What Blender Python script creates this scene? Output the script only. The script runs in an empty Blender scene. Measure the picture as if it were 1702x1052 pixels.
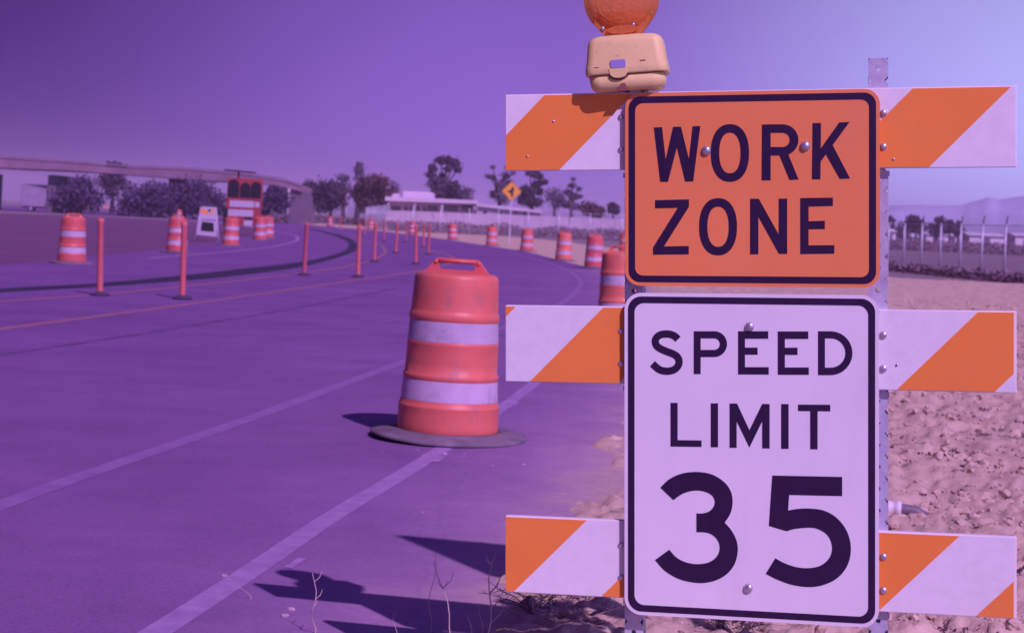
import bpy, bmesh, math, random
from mathutils import Vector, Matrix, noise
from mathutils.geometry import tessellate_polygon
random.seed(7)
S = bpy.context.scene
C = S.collection

# ------------------------------------------------------------------ camera
F, CX, CY, ROLL, EYE = 2860.0, 851.0, 369.0, math.radians(2.58), 1.21
cr, sr = math.cos(ROLL), math.sin(ROLL)
cam = bpy.data.cameras.new('camera'); camo = bpy.data.objects.new('camera', cam); C.objects.link(camo)
cam.sensor_width = 36; cam.lens = F / 1702 * 36
cam.shift_y = -(526 - CY) / 1702
cam.clip_start = 0.05; cam.clip_end = 9000
camo.matrix_world = Matrix(((cr, -sr, 0, 0), (0, 0, -1, 0), (sr, cr, 0, EYE), (0, 0, 0, 1)))
cam.dof.use_dof = True; cam.dof.focus_distance = 4.0; cam.dof.aperture_fstop = 9
S.camera = camo
S.cycles.volume_bounces = 1

# ------------------------------------------------------------------ sky and sun
SUNDIR = Vector((0.50, -0.91, 1.0)).normalized()          # towards the sun: behind the camera, to the right
world = bpy.data.worlds.new('World'); S.world = world; world.use_nodes = True
wn, wl = world.node_tree.nodes, world.node_tree.links; wn.clear()
wo = wn.new('ShaderNodeOutputWorld'); bg = wn.new('ShaderNodeBackground')
sky = wn.new('ShaderNodeTexSky'); sky.sky_type = 'NISHITA'; sky.sun_disc = False
sky.sun_elevation = math.asin(SUNDIR.z); sky.sun_rotation = math.atan2(SUNDIR.x, SUNDIR.y)
sky.air_density = 1.0; sky.dust_density = 0.8
bw = wn.new('ShaderNodeRGBToBW'); tc = wn.new('ShaderNodeTexCoord'); sx = wn.new('ShaderNodeSeparateXYZ')
mr = wn.new('ShaderNodeMapRange'); mr.inputs[1].default_value = -0.32; mr.inputs[2].default_value = 0.34
rp = wn.new('ShaderNodeValToRGB'); rp.color_ramp.interpolation = 'EASE'
rp.color_ramp.elements[0].color = (0.040, 0.003, 0.155, 1)
rp.color_ramp.elements[1].color = (0.61, 0.61, 1.30, 1)
e = rp.color_ramp.elements.new(0.5); e.color = (0.245, 0.115, 0.62, 1)
mul = wn.new('ShaderNodeMix'); mul.data_type = 'RGBA'; mul.blend_type = 'MULTIPLY'; mul.inputs[0].default_value = 1
wl.new(sky.outputs[0], bw.inputs[0]); wl.new(tc.outputs['Generated'], sx.inputs[0]); wl.new(sx.outputs[0], mr.inputs[0])
wl.new(mr.outputs[0], rp.inputs[0]); wl.new(bw.outputs[0], mul.inputs[6]); wl.new(rp.outputs[0], mul.inputs[7])
mz = wn.new('ShaderNodeMapRange'); mz.inputs[1].default_value = 0.12; mz.inputs[2].default_value = 0.75; mz.interpolation_type = 'SMOOTHSTEP'
zt_ = wn.new('ShaderNodeMix'); zt_.data_type = 'RGBA'; zt_.inputs[6].default_value = (1, 1, 1, 1); zt_.inputs[7].default_value = (0.42, 0.16, 0.80, 1)
mul2 = wn.new('ShaderNodeMix'); mul2.data_type = 'RGBA'; mul2.blend_type = 'MULTIPLY'; mul2.inputs[0].default_value = 1
wl.new(sx.outputs[2], mz.inputs[0]); wl.new(mz.outputs[0], zt_.inputs[0]); wl.new(mul.outputs[2], mul2.inputs[6]); wl.new(zt_.outputs[2], mul2.inputs[7])
wl.new(mul2.outputs[2], bg.inputs[0]); bg.inputs[1].default_value = 0.15; wl.new(bg.outputs[0], wo.inputs[0])
sl = bpy.data.lights.new('sun', 'SUN'); sl.energy = 3.6; sl.angle = math.radians(0.55); sl.color = (0.86, 0.56, 1.0)
so = bpy.data.objects.new('sun', sl); C.objects.link(so)
so.rotation_euler = SUNDIR.to_track_quat('Z', 'Y').to_euler(); so.location = SUNDIR * 60
vs = S.view_settings; vs.view_transform = 'Standard'; vs.look = 'None'; vs.exposure = 0; vs.gamma = 1; vs.use_curve_mapping = False

# ------------------------------------------------------------------ layout helpers
def P(px, py, d):
    a, b = (px - CX) / F * d, -(py - CY) / F * d
    return Vector((a * cr - b * sr, d, EYE + a * sr + b * cr))
def G(px, py, z=0.0):
    v = P(px, py, 1.0) - Vector((0, 0, EYE))
    t = (z - EYE) / v.z
    return Vector((v.x * t, v.y * t, z))
def GD(px, d):
    """ground point seen in picture column px at depth d (column taken on the horizon)"""
    return Vector(((px - CX) / F * d, d, 0))

# ------------------------------------------------------------------ materials
def mat(name, col, rough=0.6, metal=0.0, var=0.0, scale=8.0, bump=0.0, bscale=40.0, spec=0.5, col2=None, coat=0.0, world_space=False, det=5):
    m = bpy.data.materials.new(name); m.use_nodes = True
    n, l = m.node_tree.nodes, m.node_tree.links
    b = n['Principled BSDF']; b.inputs['Roughness'].default_value = rough; b.inputs['Metallic'].default_value = metal
    b.inputs['Specular IOR Level'].default_value = spec
    if coat: b.inputs['Coat Weight'].default_value = coat; b.inputs['Coat Roughness'].default_value = 0.15
    c = (*col, 1)
    t = n.new('ShaderNodeTexCoord'); co = t.outputs['Object']
    if world_space:
        g = n.new('ShaderNodeNewGeometry'); co = g.outputs['Position']
    if var or col2:
        x = n.new('ShaderNodeTexNoise'); x.inputs['Scale'].default_value = scale; x.inputs['Detail'].default_value = det; x.inputs['Roughness'].default_value = 0.6
        l.new(co, x.inputs['Vector'])
        r = n.new('ShaderNodeValToRGB'); r.color_ramp.elements[0].position = 0.3; r.color_ramp.elements[1].position = 0.7
        if col2: r.color_ramp.elements[0].color = c; r.color_ramp.elements[1].color = (*col2, 1)
        else:
            r.color_ramp.elements[0].color = tuple(v * (1 - var) for v in col) + (1,)
            r.color_ramp.elements[1].color = tuple(min(1, v * (1 + var)) for v in col) + (1,)
        l.new(x.outputs['Fac'], r.inputs[0]); l.new(r.outputs[0], b.inputs['Base Color'])
    else: b.inputs['Base Color'].default_value = c
    if bump:
        y = n.new('ShaderNodeTexNoise'); y.inputs['Scale'].default_value = bscale; y.inputs['Detail'].default_value = 6
        l.new(co, y.inputs['Vector'])
        u = n.new('ShaderNodeBump'); u.inputs['Strength'].default_value = bump; u.inputs['Distance'].default_value = 0.01
        l.new(y.outputs['Fac'], u.inputs['Height']); l.new(u.outputs[0], b.inputs['Normal'])
    return m

def wear(m, amount=0.25, scale=5.0, tint=(0.45, 0.36, 0.42), streak=(1, 1, 1), rnd=0.0, lo=0.52, hi=0.72):
    n, l = m.node_tree.nodes, m.node_tree.links; b = n['Principled BSDF']; inp = b.inputs['Base Color']
    t = n.new('ShaderNodeTexCoord'); mp = n.new('ShaderNodeMapping'); mp.inputs['Scale'].default_value = streak; l.new(t.outputs['Object'], mp.inputs[0])
    x = n.new('ShaderNodeTexNoise'); x.inputs['Scale'].default_value = scale; x.inputs['Detail'].default_value = 9; x.inputs['Roughness'].default_value = 0.72; l.new(mp.outputs[0], x.inputs['Vector'])
    if rnd:
        oi = n.new('ShaderNodeObjectInfo'); cm = n.new('ShaderNodeCombineXYZ'); sc = n.new('ShaderNodeMath'); sc.operation = 'MULTIPLY'; sc.inputs[1].default_value = 37.0
        l.new(oi.outputs['Random'], sc.inputs[0]); l.new(sc.outputs[0], cm.inputs[0]); l.new(cm.outputs[0], mp.inputs[1])
    r = n.new('ShaderNodeMapRange'); r.inputs[1].default_value = lo; r.inputs[2].default_value = hi; r.inputs[3].default_value = 0; r.inputs[4].default_value = amount; l.new(x.outputs['Fac'], r.inputs[0])
    mx = n.new('ShaderNodeMix'); mx.data_type = 'RGBA'; l.new(r.outputs[0], mx.inputs[0]); mx.inputs[7].default_value = (*tint, 1)
    if inp.links: src = inp.links[0].from_socket; l.new(src, mx.inputs[6])
    else: mx.inputs[6].default_value = inp.default_value
    out = mx.outputs[2]
    if rnd:
        h = n.new('ShaderNodeHueSaturation'); a = n.new('ShaderNodeMapRange'); a.inputs[3].default_value = 1 - rnd; a.inputs[4].default_value = 1 + rnd; l.new(oi.outputs['Random'], a.inputs[0]); l.new(a.outputs[0], h.inputs['Value'])
        a2 = n.new('ShaderNodeMapRange'); a2.inputs[3].default_value = 0.488; a2.inputs[4].default_value = 0.515; l.new(oi.outputs['Random'], a2.inputs[0]); l.new(a2.outputs[0], h.inputs['Hue'])
        l.new(out, h.inputs['Color']); out = h.outputs[0]
    l.new(out, inp)
    rr = n.new('ShaderNodeMapRange'); rr.inputs[1].default_value = 0.3; rr.inputs[2].default_value = 0.75; v = b.inputs['Roughness'].default_value
    rr.inputs[3].default_value = v - .06; rr.inputs[4].default_value = min(1, v + .2); l.new(x.outputs['Fac'], rr.inputs[0]); l.new(rr.outputs[0], b.inputs['Roughness'])

def asphalt_mat():
    m = mat('asphalt', (0.1, 0.1, 0.1), 0.8, spec=0.25)
    n, l = m.node_tree.nodes, m.node_tree.links; b = n['Principled BSDF']
    g = n.new('ShaderNodeNewGeometry')
    def nz(s, d=4, r=0.6):
        x = n.new('ShaderNodeTexNoise'); x.inputs['Scale'].default_value = s; x.inputs['Detail'].default_value = d; x.inputs['Roughness'].default_value = r
        l.new(g.outputs['Position'], x.inputs['Vector']); return x.outputs['Fac']
    def ramp(f, a, c, ca, cb):
        x = n.new('ShaderNodeValToRGB'); x.color_ramp.elements[0].position = a; x.color_ramp.elements[1].position = c
        x.color_ramp.elements[0].color = (*ca, 1); x.color_ramp.elements[1].color = (*cb, 1); l.new(f, x.inputs[0]); return x.outputs[0]
    def mix(t, f, a, c):
        x = n.new('ShaderNodeMix'); x.data_type = 'RGBA'; x.blend_type = t
        if isinstance(f, float): x.inputs[0].default_value = f
        else: l.new(f, x.inputs[0])
        l.new(a, x.inputs[6]); l.new(c, x.inputs[7]); return x.outputs[2]
    base = ramp(nz(0.25, 4), 0.3, 0.7, (0.178, 0.078, 0.252), (0.218, 0.098, 0.305))
    fine = ramp(nz(75, 4, 0.8), 0.32, 0.68, (0.62, 0.62, 0.62), (1.36, 1.36, 1.36))
    out = mix('MULTIPLY', 1.0, base, fine)
    # dust swept off the wheel tracks onto the shoulder: stored per vertex as the distance to the dirt edge
    a = n.new('ShaderNodeAttribute'); a.attribute_name = 'dust'
    ad = n.new('ShaderNodeMath'); ad.operation = 'MULTIPLY_ADD'
    dn = n.new('ShaderNodeMapRange'); dn.inputs[1].default_value = 0.25; dn.inputs[2].default_value = 0.75; dn.inputs[3].default_value = -0.22; dn.inputs[4].default_value = 0.22
    l.new(nz(1.7, 8, 0.65), dn.inputs[0])
    cl = n.new('ShaderNodeMath'); cl.operation = 'ADD'; cl.use_clamp = True
    l.new(a.outputs['Fac'], cl.inputs[0]); l.new(dn.outputs[0], cl.inputs[1])
    ml = n.new('ShaderNodeMath'); ml.operation = 'MULTIPLY'; l.new(cl.outputs[0], ml.inputs[0]); l.new(a.outputs['Fac'], ml.inputs[1])
    dust = ramp(nz(30, 5, 0.7), 0.3, 0.7, (0.37, 0.205, 0.40), (0.45, 0.265, 0.48))
    out = mix('MIX', ml.outputs[0], out, dust)
    p4 = n.new('ShaderNodeMath'); p4.operation = 'POWER'; l.new(ml.outputs[0], p4.inputs[0]); p4.inputs[1].default_value = 5.0
    sand = ramp(nz(14, 6, 0.7), 0.3, 0.7, (0.46, 0.31, 0.33), (0.58, 0.41, 0.38)); out = mix('MIX', p4.outputs[0], out, sand)
    st = ramp(nz(0.9, 7, 0.7), 0.35, 0.62, (0.86, 0.84, 0.88), (1.06, 1.07, 1.05)); out = mix('MULTIPLY', 1.0, out, st)
    vc = n.new('ShaderNodeTexVoronoi'); vc.feature = 'DISTANCE_TO_EDGE'; vc.inputs['Scale'].default_value = 0.42
    wv = n.new('ShaderNodeMix'); wv.data_type = 'VECTOR'; wv.inputs[0].default_value = 0.22
    nc = n.new('ShaderNodeTexNoise'); nc.inputs['Scale'].default_value = 2.2; nc.inputs['Detail'].default_value = 6; l.new(g.outputs['Position'], nc.inputs['Vector'])
    l.new(g.outputs['Position'], wv.inputs[4]); l.new(nc.outputs['Color'], wv.inputs[5]); l.new(wv.outputs[1], vc.inputs['Vector'])
    ck = ramp(vc.outputs['Distance'], 0.0, 0.004, (0.62, 0.6, 0.64), (1, 1, 1)); out = mix('MULTIPLY', 0.22, out, ck)
    # small dark specks and bits of gravel
    v = n.new('ShaderNodeTexVoronoi'); v.inputs['Scale'].default_value = 9; l.new(g.outputs['Position'], v.inputs['Vector'])
    sp = ramp(v.outputs['Distance'], 0.03, 0.07, (0.5, 0.5, 0.5), (1, 1, 1)); out = mix('MULTIPLY', 0.8, out, sp)
    l.new(out, b.inputs['Base Color'])
    u = n.new('ShaderNodeBump'); u.inputs['Strength'].default_value = 0.35; u.inputs['Distance'].default_value = 0.006
    l.new(nz(120, 5, 0.7), u.inputs['Height']); l.new(u.outputs[0], b.inputs['Normal'])
    return m

def wire_mat():
    m = mat('chain_link_wire', (0.45, 0.44, 0.48), 0.45, 0.6)
    n, l = m.node_tree.nodes, m.node_tree.links; b = n['Principled BSDF']; o = n['Material Output']
    g = n.new('ShaderNodeTexCoord'); s = n.new('ShaderNodeSeparateXYZ'); l.new(g.outputs['Object'], s.inputs[0])
    def M(op, a, c=None, v=None):
        x = n.new('ShaderNodeMath'); x.operation = op
        l.new(a, x.inputs[0])
        if c is not None: l.new(c, x.inputs[1])
        if v is not None: x.inputs[1].default_value = v
        return x.outputs[0]
    p, q = M('ADD', s.outputs[0], s.outputs[2]), M('SUBTRACT', s.outputs[0], s.outputs[2])
    def line(x):
        f = M('FRACT', M('MULTIPLY', x, v=14.0)); return M('LESS_THAN', f, v=0.10)
    f = M('MAXIMUM', line(p), line(q))
    t = n.new('ShaderNodeBsdfTransparent'); mx = n.new('ShaderNodeMixShader')
    l.new(f, mx.inputs[0]); l.new(t.outputs[0], mx.inputs[1]); l.new(b.outputs[0], mx.inputs[2]); l.new(mx.outputs[0], o.inputs[0])
    return m

M = {}
M['asphalt'] = asphalt_mat()
M['darker'] = mat('dark_strip', (0.045, 0.032, 0.075), 0.75, var=0.25, scale=1.2, bump=0.3, bscale=90, spec=0.2, world_space=True)
M['seam'] = mat('tar_seam', (0.14, 0.058, 0.21), 0.7, var=0.4, scale=3, world_space=True)
M['white_paint'] = mat('white_road_paint', (0.42, 0.26, 0.52), 0.75, var=0.2, scale=9, col2=(0.30, 0.16, 0.39), bump=0.3, bscale=120, world_space=True, det=9)
M['faded_paint'] = mat('faded_white_road_paint', (0.30, 0.165, 0.39), 0.75, scale=7, col2=(0.235, 0.11, 0.325), world_space=True, det=9)
M['yellow_paint'] = mat('yellow_road_paint', (0.42, 0.17, 0.17), 0.75, col2=(0.29, 0.115, 0.21), scale=5, world_space=True, det=9)
M['ground'] = mat('dry_field', (0.21, 0.165, 0.20), 0.95, col2=(0.30, 0.22, 0.25), scale=0.06, bump=0.5, bscale=3, spec=0.1, world_space=True, det=9)
M['dirt'] = mat('dry_dirt', (0.47, 0.33, 0.27), 0.95, col2=(0.70, 0.52, 0.41), scale=3.5, bump=0.55, bscale=55, spec=0.1, world_space=True, det=10)
M['clod'] = mat('dirt_clod', (0.46, 0.33, 0.28), 0.95, col2=(0.64, 0.47, 0.39), scale=6, bump=0.5, bscale=60, spec=0.1, world_space=True)
M['stone'] = mat('pale_stone', (0.38, 0.27, 0.34), 0.85, var=0.25, scale=9, world_space=True)
M['orange_drum'] = mat('orange_plastic', (0.66, 0.13, 0.115), 0.42, var=0.10, scale=6, bump=0.04, bscale=14, spec=0.45)
M['orange_faded'] = mat('faded_orange_plastic', (0.56, 0.12, 0.15), 0.5, var=0.12, scale=5, spec=0.4)
M['white_sheet'] = mat('white_reflective_sheeting', (0.84, 0.80, 0.84), 0.45, var=0.04, scale=30, spec=0.4)
M['drum_white'] = mat('worn_white_band', (0.52, 0.40, 0.56), 0.5, var=0.08, scale=12, spec=0.35)
M['orange_sheet'] = mat('orange_reflective_sheeting', (0.95, 0.285, 0.055), 0.45, var=0.05, scale=4, spec=0.4)
M['sign_orange'] = mat('sign_orange', (0.90, 0.275, 0.09), 0.42, var=0.05, scale=3, spec=0.45)
M['sign_white'] = mat('sign_white', (0.84, 0.79, 0.84), 0.42, var=0.035, scale=4, spec=0.45)
M['sign_black'] = mat('sign_black', (0.026, 0.006, 0.046), 0.4, var=0.15, scale=30, spec=0.5)
M['sign_back'] = mat('bare_aluminium', (0.55, 0.53, 0.58), 0.5, 0.7)
M['galv'] = mat('galvanised_steel', (0.50, 0.47, 0.62), 0.45, 0.35, col2=(0.70, 0.67, 0.82), scale=26, bump=0.08, bscale=60)
M['bolt'] = mat('zinc_bolt', (0.62, 0.58, 0.68), 0.3, 0.75)
M['rubber'] = mat('grey_rubber', (0.13, 0.10, 0.145), 0.85, col2=(0.24, 0.175, 0.235), scale=9, bump=0.3, bscale=70, spec=0.2)
M['black_rubber'] = mat('black_rubber', (0.06, 0.035, 0.085), 0.8, var=0.3, scale=8)
M['case'] = mat('yellow_case', (0.82, 0.62, 0.27), 0.45, var=0.05, scale=14, bump=0.05, bscale=90, spec=0.4)
M['case_gap'] = mat('case_gap', (0.25, 0.08, 0.07), 0.7)
M['latch'] = mat('grey_latch', (0.33, 0.26, 0.60), 0.5)
M['sign_yellow'] = mat('sign_yellow', (0.80, 0.36, 0.04), 0.5, var=0.05)
M['pale_wall'] = mat('pale_wall', (0.58, 0.46, 0.60), 0.85, var=0.10, scale=0.7, world_space=True)
M['pale_roof'] = mat('pale_roof', (0.62, 0.50, 0.64), 0.7, var=0.07, scale=0.5, world_space=True)
M['window'] = mat('dark_window', (0.05, 0.04, 0.07), 0.15, spec=0.6)
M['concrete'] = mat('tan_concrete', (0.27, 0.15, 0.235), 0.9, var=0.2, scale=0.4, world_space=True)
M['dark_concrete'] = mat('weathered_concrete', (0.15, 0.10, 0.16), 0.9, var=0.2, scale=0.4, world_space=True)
M['leaf'] = mat('leaf_dark', (0.055, 0.036, 0.066), 0.7, col2=(0.125, 0.08, 0.135), scale=0.5, world_space=True, spec=0.2)
M['leaf_brown'] = mat('leaf_brown', (0.10, 0.052, 0.065), 0.75, col2=(0.16, 0.085, 0.10), scale=0.4, world_space=True, spec=0.2)
M['leaf_shade'] = mat('leaf_grey_violet', (0.07, 0.04, 0.10), 0.75, col2=(0.12, 0.07, 0.16), scale=0.5, world_space=True, spec=0.2)
M['leaf_pale'] = mat('leaf_pale', (0.14, 0.105, 0.17), 0.75, col2=(0.23, 0.17, 0.27), scale=0.5, world_space=True, spec=0.2)
M['bark'] = mat('bark', (0.10, 0.07, 0.09), 0.9, var=0.3, scale=4)
M['dry_stalk'] = mat('dry_stalk', (0.52, 0.38, 0.40), 0.85, var=0.25, scale=20)
M['dark_twig'] = mat('dark_twig', (0.11, 0.055, 0.085), 0.85, var=0.3, scale=20)
M['brush'] = mat('dry_brush', (0.22, 0.15, 0.21), 0.9, col2=(0.30, 0.20, 0.26), scale=0.6, world_space=True, spec=0.1)
M['shade_brush'] = mat('shade_brush', (0.06, 0.028, 0.055), 0.9, col2=(0.17, 0.09, 0.12), scale=1.5, world_space=True, spec=0.1)  # dark tone stands in for shade on the bank and in the pits
M['shed_white'] = mat('shed_white', (0.74, 0.66, 0.76), 0.6, var=0.06, scale=0.5, world_space=True)
M['offwhite'] = mat('grubby_offwhite', (0.30, 0.22, 0.36), 0.5, var=0.15, scale=1.2)
M['hazed_hill'] = mat('hazed_hill', (0.36, 0.38, 0.56), 0.95, var=0.2, scale=0.01, world_space=True, spec=0.05)  # pale blue fading of distance is painted into this base colour
M['red_paint'] = mat('red_paint', (0.36, 0.045, 0.055), 0.5, var=0.1, scale=2)
M['dark_panel'] = mat('dark_panel', (0.015, 0.012, 0.022), 0.4)
M['white_paint_metal'] = mat('white_enamel', (0.50, 0.40, 0.55), 0.4, var=0.05, scale=2)
M['pipe'] = mat('grey_pipe', (0.17, 0.12, 0.17), 0.6, var=0.2, scale=30)
M['wire'] = wire_mat()
wear(M['orange_drum'], 0.75, 6.5, (0.34, 0.16, 0.20), (1, 1, 0.6), 0.14, 0.53, 0.68); wear(M['orange_faded'], 0.4, 5, (0.34, 0.18, 0.22), (1, 1, 0.5), 0.16)
wear(M['drum_white'], 0.8, 8, (0.30, 0.22, 0.32), (1, 1, 0.8), 0.08); wear(M['white_sheet'], 0.22, 5, (0.50, 0.42, 0.46), (1, 1, 1.6), 0.03)
wear(M['orange_sheet'], 0.22, 5, (0.62, 0.26, 0.16), (1, 1, 1.6)); wear(M['sign_orange'], 0.16, 4, (0.66, 0.30, 0.22), (1.8, 1, 0.5)); wear(M['sign_white'], 0.20, 3.5, (0.58, 0.50, 0.54), (1.8, 1, 0.5))
wear(M['case'], 0.35, 16, (0.42, 0.27, 0.17)); wear(M['concrete'], 0.6, 0.25, (0.13, 0.09, 0.13), (1, 1, 0.4)); wear(M['pale_wall'], 0.4, 0.3, (0.36, 0.27, 0.36), (1.5, 1, 0.4))
lens = bpy.data.materials.new('amber_lens'); lens.use_nodes = True
b = lens.node_tree.nodes['Principled BSDF']; b.inputs['Base Color'].default_value = (1.0, 0.38, 0.13, 1)
b.inputs['Roughness'].default_value = 0.25; b.inputs['Transmission Weight'].default_value = 0.6; b.inputs['IOR'].default_value = 1.2
M['lens'] = lens
ln_, ll_ = lens.node_tree.nodes, lens.node_tree.links; tx = ln_.new('ShaderNodeTexCoord'); vo = ln_.new('ShaderNodeTexVoronoi'); vo.inputs['Scale'].default_value = 95
bp = ln_.new('ShaderNodeBump'); bp.inputs['Strength'].default_value = 0.3; bp.inputs['Distance'].default_value = 0.004
ll_.new(tx.outputs['Object'], vo.inputs['Vector']); ll_.new(vo.outputs['Distance'], bp.inputs['Height']); ll_.new(bp.outputs[0], b.inputs['Normal'])

# ------------------------------------------------------------------ mesh helpers
class MB:
    def __init__(s): s.v = []; s.f = []; s.m = []; s.smooth = []
    def add(s, vs, fs, mi=0, sm=False):
        o = len(s.v); s.v += [tuple(x) for x in vs]
        for f in fs: s.f.append([i + o for i in f]); s.m.append(mi); s.smooth.append(sm)
        return s
    def box(s, a, b, mi=0):
        x0, y0, z0 = a; x1, y1, z1 = b
        return s.add([(x0, y0, z0), (x1, y0, z0), (x1, y1, z0), (x0, y1, z0), (x0, y0, z1), (x1, y0, z1), (x1, y1, z1), (x0, y1, z1)],
                     [(0, 3, 2, 1), (4, 5, 6, 7), (0, 1, 5, 4), (1, 2, 6, 5), (2, 3, 7, 6), (3, 0, 4, 7)], mi)
    def lathe(s, prof, n=32, mi=0, cap=True, sm=True, axis='z', off=(0, 0, 0)):
        vs = []; fs = []
        for r, z in prof:
            for k in range(n):
                a = 2 * math.pi * k / n
                p = (r * math.cos(a), r * math.sin(a), z)
                if axis == 'y': p = (p[0], z, p[1])
                if axis == 'x': p = (z, p[0], p[1])
                vs.append((p[0] + off[0], p[1] + off[1], p[2] + off[2]))
        for i in range(len(prof) - 1):
            for k in range(n):
                a, b = i * n + k, i * n + (k + 1) % n
                f = (a, b, b + n, a + n)
                fs.append(f if axis != 'y' else f[::-1])
        s.add(vs, fs, mi, sm)
        if cap:
            o = len(s.v) - len(vs)
            t = [o + (len(prof) - 1) * n + k for k in range(n)]; bt = [o + k for k in range(n)][::-1]
            if axis == 'y': t, bt = t[::-1], bt[::-1]
            if prof[-1][0] > 1e-4: s.f.append(t); s.m.append(mi); s.smooth.append(False)
            if prof[0][0] > 1e-4: s.f.append(bt); s.m.append(mi); s.smooth.append(False)
        return s
    def tube(s, pts, rad, n=8, mi=0, cap=True):
        pts = [Vector(p) for p in pts]
        if not isinstance(rad, (list, tuple)): rad = [rad] * len(pts)
        vs = []; fs = []; N = len(pts)
        for i, p in enumerate(pts):
            t = (pts[min(i + 1, N - 1)] - pts[max(i - 1, 0)]).normalized()
            u = t.orthogonal().normalized() if i == 0 else (u - t * u.dot(t)).normalized()
            w = t.cross(u)
            for k in range(n):
                a = 2 * math.pi * k / n; vs.append(p + (u * math.cos(a) + w * math.sin(a)) * rad[i])
        for i in range(N - 1):
            for k in range(n):
                a, b = i * n + k, i * n + (k + 1) % n; fs.append((a, b, b + n, a + n))
        if cap: fs.append(list(range(n))[::-1]); fs.append([(N - 1) * n + k for k in range(n)])
        return s.add(vs, fs, mi, True)
    def plate(s, outline, y0, y1, holes=(), mi=0, sm=False):
        """outline in (x, z), counter-clockwise seen from -y; extruded from y0 (front) to y1"""
        loops = [list(outline)] + [list(h) for h in holes]
        flat = [p for lp in loops for p in lp]
        tri = tessellate_polygon([[Vector((p[0], p[1], 0)) for p in lp] for lp in loops])
        n = len(flat); vs = [(p[0], y0, p[1]) for p in flat] + [(p[0], y1, p[1]) for p in flat]; fs = []
        for t in tri:
            a, b, c = [flat[i] for i in t]
            ar = (b[0] - a[0]) * (c[1] - a[1]) - (b[1] - a[1]) * (c[0] - a[0])
            if abs(ar) < 1e-12: continue
            t = tuple(t) if ar > 0 else tuple(t)[::-1]
            fs.append(t); fs.append(tuple(i + n for i in t[::-1]))
        o = 0
        for li, lp in enumerate(loops):
            k = len(lp)
            ar = sum(lp[i][0] * lp[(i + 1) % k][1] - lp[(i + 1) % k][0] * lp[i][1] for i in range(k))
            for i in range(k):
                a, b = o + i, o + (i + 1) % k
                q = (a, a + n, b + n, b)
                if (ar < 0) != (li > 0): q = q[::-1]
                fs.append(q if li == 0 else q)
            o += k
        return s.add(vs, fs, mi, sm)
    def mesh(s, name, mats):
        me = bpy.data.meshes.new(name); me.from_pydata(s.v, [], s.f)
        for m in (mats if isinstance(mats, (list, tuple)) else [mats]): me.materials.append(M[m])
        me.polygons.foreach_set('material_index', s.m); me.polygons.foreach_set('use_smooth', s.smooth); me.update()
        return me
    def build(s, name, mats, parent=None, **kw):
        o = bpy.data.objects.new(name, s.mesh(name, mats)); C.objects.link(o); o.parent = parent
        tag(o, **kw); return o
def tag(o, label=None, cat=None, group=None, kind=None):
    for k, v in (('label', label), ('category', cat), ('group', group), ('kind', kind)):
        if v: o[k] = v
    return o
def empty(name, loc=(0, 0, 0), rz=0, matrix=None, **kw):
    o = bpy.data.objects.new(name, None); C.objects.link(o); o.empty_display_size = 0.2
    if matrix is not None: o.matrix_world = matrix
    else: o.location = loc; o.rotation_euler = (0, 0, rz)
    tag(o, **kw); return o
def kids(o): return [c for c in C.objects if c.parent == o]
def copy_tree(o, parent=None):
    c = o.copy(); C.objects.link(c); c.parent = parent
    for ch in list(o.children): copy_tree(ch, c)
    return c
def bevel(o, w=0.004, seg=2):
    m = o.modifiers.new('bevel', 'BEVEL'); m.width = w; m.segments = seg; m.limit_method = 'ANGLE'; return o
def arc(cx, cz, rx, rz, a0, a1, n):
    return [(cx + rx * math.cos(math.radians(a0 + (a1 - a0) * i / n)), cz + rz * math.sin(math.radians(a0 + (a1 - a0) * i / n))) for i in range(n + 1)]
def round_rect(x0, z0, x1, z1, r, n=8):
    return arc(x1 - r, z0 + r, r, r, -90, 0, n) + arc(x1 - r, z1 - r, r, r, 0, 90, n) + arc(x0 + r, z1 - r, r, r, 90, 180, n) + arc(x0 + r, z0 + r, r, r, 180, 270, n)
def spline(pts, k=8):
    out = []
    for i in range(len(pts) - 1):
        p0 = Vector(pts[max(i - 1, 0)]); p1 = Vector(pts[i]); p2 = Vector(pts[i + 1]); p3 = Vector(pts[min(i + 2, len(pts) - 1)])
        for j in range(k):
            t = j / k
            out.append(0.5 * ((2 * p1) + (p2 - p0) * t + (2 * p0 - 5 * p1 + 4 * p2 - p3) * t * t + (3 * p1 - p0 - 3 * p2 + p3) * t ** 3))
    out.append(Vector(pts[-1])); return out
def ribbon(name, pts, w, m, z, parent=None, **kw):
    pts = [Vector((p[0], p[1])) for p in pts]; vs = []; fs = []
    for i, p in enumerate(pts):
        t = (pts[min(i + 1, len(pts) - 1)] - pts[max(i - 1, 0)]).normalized(); q = Vector((-t.y, t.x)) * w / 2
        vs += [(p.x + q.x, p.y + q.y, z), (p.x - q.x, p.y - q.y, z)]
    for i in range(len(pts) - 1): fs.append((2 * i + 1, 2 * i + 3, 2 * i + 2, 2 * i))
    return MB().add(vs, fs).build(name, m, parent, **kw)
def gpath(px, k=8): return spline([tuple(G(x, y))[:2] for x, y in px], k)

# ------------------------------------------------------------------ ground, road, markings
n = 40; vs = []; fs = []
for r in (0, 60, 200, 700, 3000): vs += [(r * math.cos(2 * math.pi * k / n), r * math.sin(2 * math.pi * k / n), 0) for k in range(n)]
for i in range(4):
    for k in range(n): fs.append((i * n + k, (i + 1) * n + k, (i + 1) * n + (k + 1) % n, i * n + (k + 1) % n))
MB().add(vs, fs).build('ground', 'ground', kind='structure')

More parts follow.
